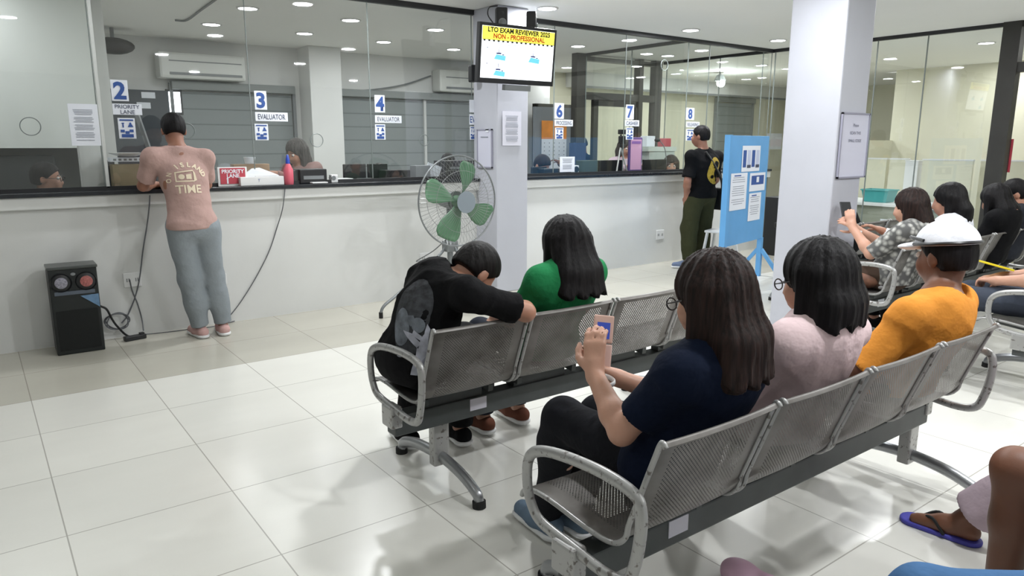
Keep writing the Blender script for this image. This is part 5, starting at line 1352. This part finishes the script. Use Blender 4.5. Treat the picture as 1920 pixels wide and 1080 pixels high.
# --- third bench: floral bloused woman with long hair and phone
def floral_mat():
    mt, nt, b = new_mat('grey_floral_print'); N = nt.nodes.new; L = nt.links.new
    tc = N('ShaderNodeTexCoord'); vo = N('ShaderNodeTexVoronoi'); vo.inputs['Scale'].default_value = 26; L(tc.outputs['Object'], vo.inputs['Vector'])
    cr = N('ShaderNodeValToRGB'); e = cr.color_ramp.elements; e[0].position = .15; e[0].color = (*srgb(200, 200, 196), 1); e[1].position = .62; e[1].color = (*srgb(92, 92, 92), 1); cr.color_ramp.elements.new(.4).color = (*srgb(150, 150, 146), 1)
    L(vo.outputs[0], cr.inputs[0]); L(cr.outputs[0], b.inputs['Base Color']); b.inputs['Roughness'].default_value = .9; return mt
root, P, S, H = person('woman with very long brown hair in a grey floral blouse looking at a phone', (5.12, 2.12, 0), math.radians(4), DEF_SIT,
    dict(pel=(0, .275, .55), chest=(0, .17, .77), neck=(0, .17, .91), head=(0, .21, 1.02), hf=(-.1, .95, -.3), shL=(-.155, .17, .87), shR=(.155, .17, .87), elL=(-.19, .36, .70), elR=(.15, .36, .70), wrL=(-.12, .53, .86), wrR=(-.02, .54, .84), knL=(-.11, .58, .53), knR=(.08, .58, .53), anL=(-.13, .46, .10), anR=(.02, .46, .10)),
    skinm=SK_LIGHT, shirt=floral_mat(), sleeve=.98, trousers=cloth('brown_trousers', srgb(70, 56, 48)), shoes=M_BLK, hair='long', hairm_=H_BROWN, hairlen=.47, res=.008, hairw=.95,
    hands=dict(L=dict(d=(.15, .35, .9), n=(.9, .2, -.2), curl=.6, side=1), R=dict(d=(-.6, .4, .5), n=(-.5, .6, .4), curl=.6, side=1)), hairkw=dict(back=.12, tip=.9, cutz=.60, sidelen=.6))
t = thing('smartphone', 'black smartphone in the hands of the floral bloused woman', 'phone', (5.08, 2.76, .96)); t.rotation_euler = Euler((math.radians(-35), 0, math.radians(-40))); MB().box((0, 0, 0), (.075, .009, .155), bev=.003).build('case', M_DARK, t)
tag(MB().tube([(5.00+.030*math.cos(a), 2.63+.03*math.sin(a), .83) for a in np.linspace(0, 2*PI, 18, endpoint=False)], .008, 8, closed=True).build('wristwatch', M_WHITEP, None, smooth=True), 'white watch on the left wrist of the floral bloused woman', 'watch')
# bag on the seat end of the third bench
t = thing('handbag', 'brown and white handbag beside the arm of the third bench', 'bag', (4.97, 2.52, .452)); 
F = Field(); F.ell((0, 0, .06), (.09, .12, .065), None, .02); to_obj('bag_body', F.mesh(.008, folds(.008, 30, 3)), mat('brown_leather', srgb(104, 68, 50), .6, var=.5, vscale=14), t)
F = Field(); F.ell((.02, -.12, .05), (.06, .06, .05), None, .02); to_obj('white_scarf', F.mesh(.008, folds(.006, 40, 9)), cloth('white_cloth', srgb(206, 206, 208)), t)
# her neighbour in white
M_WHITEC = cloth('white_cotton', srgb(232, 234, 242))
person('woman with black hair in a white shirt behind the white capped man', (5.66, 2.12, 0), math.radians(10), DEF_SIT,
    dict(chest=(0, .155, .78), neck=(0, .15, .92), head=(0, .19, 1.04), hf=(-.2, .95, -.3), shL=(-.155, .15, .885), shR=(.155, .15, .885), elL=(-.22, .30, .72), wrL=(-.30, .52, .82), knL=(-.05, .60, .53), anL=(.02, .5, .10)),
    skinm=SK_MID, shirt=M_WHITEC, longsleeve=True, trousers=M_BLK, shoes=M_BLK, hair='long', hairlen=.20, res=.010, hairkw=dict(back=.06, cutz=.90, tip=.9))
# dark clothed pair at the far end
person('person with tousled black hair in dark clothes at the far end of the third bench', (6.60, 2.10, 0), math.radians(0), DEF_SIT,
    dict(chest=(0, .18, .77), neck=(0, .20, .90), head=(0, .26, 1.0), hf=(.1, .9, -.5), shL=(-.165, .19, .86), shR=(.165, .19, .86)),
    skinm=SK_MID, shirt=M_BLK, sleeve=.9, trousers=M_BLK, shoes=M_BLK, hair='long', hairlen=.22, res=.011, hairw=1.15, hairkw=dict(back=.09, cutz=.8))
person('short haired person in dark clothes seen in profile at the right frame edge', (7.02, 2.12, 0), math.radians(10), DEF_SIT,
    dict(chest=(0, .18, .78), neck=(0, .2, .92), head=(0, .25, 1.03), hf=(-.4, .9, -.3), shL=(-.165, .19, .87), shR=(.165, .19, .87)),
    skinm=SK_MID, shirt=cloth('charcoal_cotton', srgb(40, 42, 48)), sleeve=.9, trousers=M_BLK, shoes=M_BLK, hair='short', res=.011, face=True, hairkw=dict(fade=-.05))
# bowed person partly behind the right pillar
person('person in black bowed low beside the right pillar', (6.22, 3.12, 0), math.radians(0), DEF_SIT,
    dict(chest=(0, .26, .70), neck=(0, .38, .80), head=(-.02, .47, .85), hf=(0, .8, -.6), shL=(-.17, .34, .78), shR=(.17, .34, .78), elL=(-.2, .48, .6), elR=(.2, .48, .6), wrL=(-.1, .6, .62), wrR=(.1, .6, .62)),
    skinm=SK_MID, shirt=M_BLK, sleeve=.9, trousers=M_BLK, shoes=M_BLK, hair='short', hairm_=H_GREY, res=.012, girth=1.1)
# jeans person with the yellow item at the right edge
root, P, S, H = person('seated person in dark jeans at the right frame edge, holding a yellow folder', (4.98, 1.15, 0), math.radians(12), DEF_SIT,
    dict(chest=(0, .12, .80), knL=(-.14, .66, .54), knR=(.10, .68, .54), anL=(-.02, .80, .10), anR=(.26, .86, .10), elL=(-.24, .30, .70), wrL=(-.14, .52, .66), wrR=(.05, .52, .66)),
    skinm=SK_LIGHT, shirt=cloth('dark_shirt', srgb(46, 48, 56)), sleeve=.6, trousers=cloth('slate_jeans', srgb(66, 72, 84)), shoes=M_BLK, hair='short', res=.010,
    hands=dict(L=dict(d=(.6, .7, -.1), n=(0, 0, -1), curl=.7)))
hp = Vector((4.98, 1.15, 0))+Vector((-.06, .56, .72))
t = thing('yellow_folder', 'bright yellow folder held by the person at the right frame edge', 'folder', hp, .5); MB().box((0, 0, 0), (.22, .16, .012), Euler((.25, .1, 0)).to_matrix(), bev=.003).build('cover', mat('yellow_plastic', srgb(236, 214, 30), .5), t)

# --- bottom right corner, third row
M_LAV = cloth('lavender_cotton', srgb(190, 172, 182)); M_JEAN = cloth('blue_denim', srgb(78, 116, 160))
person('person in lavender trousers and blue flip-flops at the bottom right', (3.12, -.12, 0), math.radians(6), DEF_SIT,
    dict(knL=(-.15, .72, .53), anL=(-.204, 1.117, .085), knR=(.12, .68, .53), anR=(.15, .7, .10)), skinm=SK_BROWN, shirt=M_LAV, sleeve=.8, trousers=M_LAV, tlen=.93, hair='short', res=.010, bulk=1.45, toes=[(-.08, 1, 0), (0, 1, 0)])
def flipflop(x, y, rz, label):
    t = thing('flip_flop', label, 'flip-flop', (x, y, .0), rz)
    F = Field(); F.cone((0, -.09, .012), (0, .10, .012), .043, .052, .02); F.cut(lambda X, Y, Z: np.abs(Z-.009)-.009)
    to_obj('sole', F.mesh(.004), mat('violet_blue_foam', srgb(72, 70, 168), .6), t)
    MB().tube(curve_pts([(-.05, -.02, .018), (-.035, .03, .06), (0, .085, .03)], 6), .006, 8).tube(curve_pts([(.05, -.02, .018), (.035, .03, .06), (0, .085, .03)], 6), .006, 8).build('strap', M_RUBBER, t, smooth=True)
flipflop(2.797, 1.03, math.radians(3), 'blue violet flip-flop on the foot at the bottom right, black strap')
person('bare kneed person with brown skin cut by the bottom right corner', (2.46, -.12, 0), math.radians(4), DEF_SIT,
    dict(knL=(-.14, .80, .545), knR=(.12, .66, .52), anL=(-.15, .80, .10), anR=(.12, .66, .1)), skinm=SK_BROWN, shirt=M_BLK, sleeve=.8, trousers=M_BLK, tlen=.1, hair='short', res=.010, girth=1.1)
root, P, S, H = person('person in blue jeans with crossed leg at the bottom edge, right corner', (1.98, -.12, 0), math.radians(2), DEF_SIT,
    dict(knL=(-.47, .70, .50), anL=(-.22, .98, .15), knR=(.16, .54, .50), anR=(.16, .56, .10), pel=(-.05, .27, .55), elR=(.1, .35, .72), elL=(-.14, .34, .75), wrL=(-.20, .50, .60), wrR=(-.02, .52, .60)),
    skinm=SK_LIGHT, shirt=M_WHITEC, sleeve=.8, trousers=M_JEAN, shoes=M_BLK, hair='short', res=.009)
t = thing('pink_slipper', 'pink slipper toe poking up at the bottom edge of the frame', 'slipper', (1.92, 1.24, 0), .3)
F = Field(); F.cone((0, -.08, .03), (0, .07, .03), .035, .042, .02); F.ell((0, .05, .05), (.045, .06, .035), None, .02); F.cut(lambda X, Y, Z: -Z); to_obj('slipper_body', F.mesh(.005), mat('pink_rubber', srgb(232, 190, 214), .5), t)

# ================================================================== office staff behind the glass
person('bespectacled clerk with black hair low behind the left-most window', (.31, 6.62, 0), -PI/2, DEF_SIT,
    dict(knL=(-.11, .36, .5), knR=(.11, .36, .5), anL=(-.11, .3, .1), anR=(.11, .3, .1), head=(0, .175, 1.17), neck=(0, .15, 1.04), chest=(0, .155, .86), shL=(-.17, .15, 1.0), shR=(.17, .15, 1.0), hf=(.35, .95, -.1)), skinm=SK_MID, shirt=cloth('grey_uniform', srgb(90, 92, 96)), trousers=M_BLK, hair='short', glasses=True, face=True, res=.010, shoes=M_BLK)
SEATK = dict(knL=(-.11, .32, .5), knR=(.11, .32, .5), anL=(-.11, .26, .1), anR=(.11, .26, .1), elL=(-.2, .2, .78), elR=(.2, .2, .78), wrL=(-.1, .34, .78), wrR=(.1, .34, .78))
def raise_(d, dz): return {k: (v[0], v[1], v[2]+(dz if k in ('pel', 'chest', 'neck', 'head', 'shL', 'shR', 'elL', 'elR', 'wrL', 'wrR') else 0)) for k, v in d.items() if k != 'hf'}
J = dict(DEF_STAND); J.update(pel=(0, 0, .80), chest=(0, 0, 1.06), neck=(0, .02, 1.23), head=(.0, .06, 1.355), hf=(0, .9, -.45), shL=(-.16, 0, 1.19), shR=(.16, 0, 1.19), elL=(-.20, .20, 1.10), wrL=(-.10, .43, 1.17), elR=(.22, .12, 1.0), wrR=(.12, .36, 1.15))
person('clerk with shoulder length hair in a mauve blouse behind window 3', (2.56, 6.78, 0), math.radians(115), J, None, skinm=SK_MID, shirt=cloth('mauve_blouse', srgb(150, 122, 118)), longsleeve=True, trousers=M_BLK, shoes=M_BLK, hair='long', hairm_=H_GREY, hairlen=.24, res=.010, face=True, hairkw=dict(back=.0, cutz=1.12))
person('clerk with grey hair bent low behind the monitors of window 4', (3.42, 7.1, 0), math.radians(180), DEF_SIT, dict(SEATK, head=(0, .2, 1.11), neck=(0, .15, .99), chest=(0, .15, .84), shL=(-.16, .15, .95), shR=(.16, .15, .95), hf=(0, .7, -.7)), skinm=SK_MID, shirt=cloth('charcoal_uniform', srgb(60, 62, 66)), trousers=M_BLK, shoes=M_BLK, hair='short', hairm_=H_GREY, res=.012)
person('clerk whose forehead shows above the fan behind window 5', (4.50, 7.3, 0), math.radians(150), DEF_SIT, dict(SEATK, head=(0, .2, 1.20), neck=(0, .15, 1.07), chest=(0, .15, .9), shL=(-.16, .15, 1.03), shR=(.16, .15, 1.03), hf=(0, .9, -.4)), skinm=SK_MID, shirt=M_WHITEC, trousers=M_BLK, shoes=M_BLK, hair='short', res=.012, face=True)
person('dark haired clerk low behind the glass left of the calendar', (5.22, 6.62, 0), math.radians(190), DEF_SIT, dict(SEATK, head=(0, .15, 1.19), neck=(0, .15, 1.06), chest=(0, .15, .88), shL=(-.16, .15, 1.02), shR=(.16, .15, 1.02), hf=(0, .8, -.6)), skinm=SK_MID, shirt=M_BLK, trousers=M_BLK, shoes=M_BLK, hair='short', hairm_=H_BROWN, res=.012)
person('brown haired clerk half hidden by the purple standee', (6.98, 6.9, 0), math.radians(160), J, dict(head=(0, .06, 1.40), neck=(0, .02, 1.27)), skinm=SK_LIGHT, shirt=M_LAV, longsleeve=True, trousers=M_BLK, shoes=M_BLK, hair='long', hairm_=H_GREY, hairlen=.2, res=.012, face=True)
root, P, S, H = person('man in a navy jacket with a white sash inside the inner glass office', (7.55, 8.3, 0), math.radians(70), J, dict(head=(0, .06, 1.42), neck=(0, .02, 1.29)), skinm=SK_BROWN, shirt=cloth('navy_jacket', srgb(44, 58, 84)), longsleeve=True, trousers=M_NAVY, shoes=M_BLK, hair='short', res=.012)
conform(flat_mesh([[(-.1, -.14), (-.04, -.14), (.05, .12), (-.0, .12)]]), S, (0, 0, 1.06), (1, 0, 0), (0, 0, 1), (0, -1, 0), name='white_sash', mt=M_WHITEC)
person('smiling faced clerk with dark hair beside the man in olive trousers', (7.55, 6.62, 0), math.radians(140), DEF_SIT, dict(SEATK, head=(0, .18, 1.165), neck=(0, .15, 1.04), chest=(0, .15, .87), shL=(-.155, .15, 1.0), shR=(.155, .15, 1.0), hf=(0, .95, -.3)), skinm=SK_LIGHT, shirt=cloth('pale_uniform', srgb(180, 170, 172)), trousers=M_BLK, shoes=M_BLK, hair='long', hairm_=H_BROWN, hairlen=.16, res=.009, face=True, hairkw=dict(back=.0, cutz=1.0))
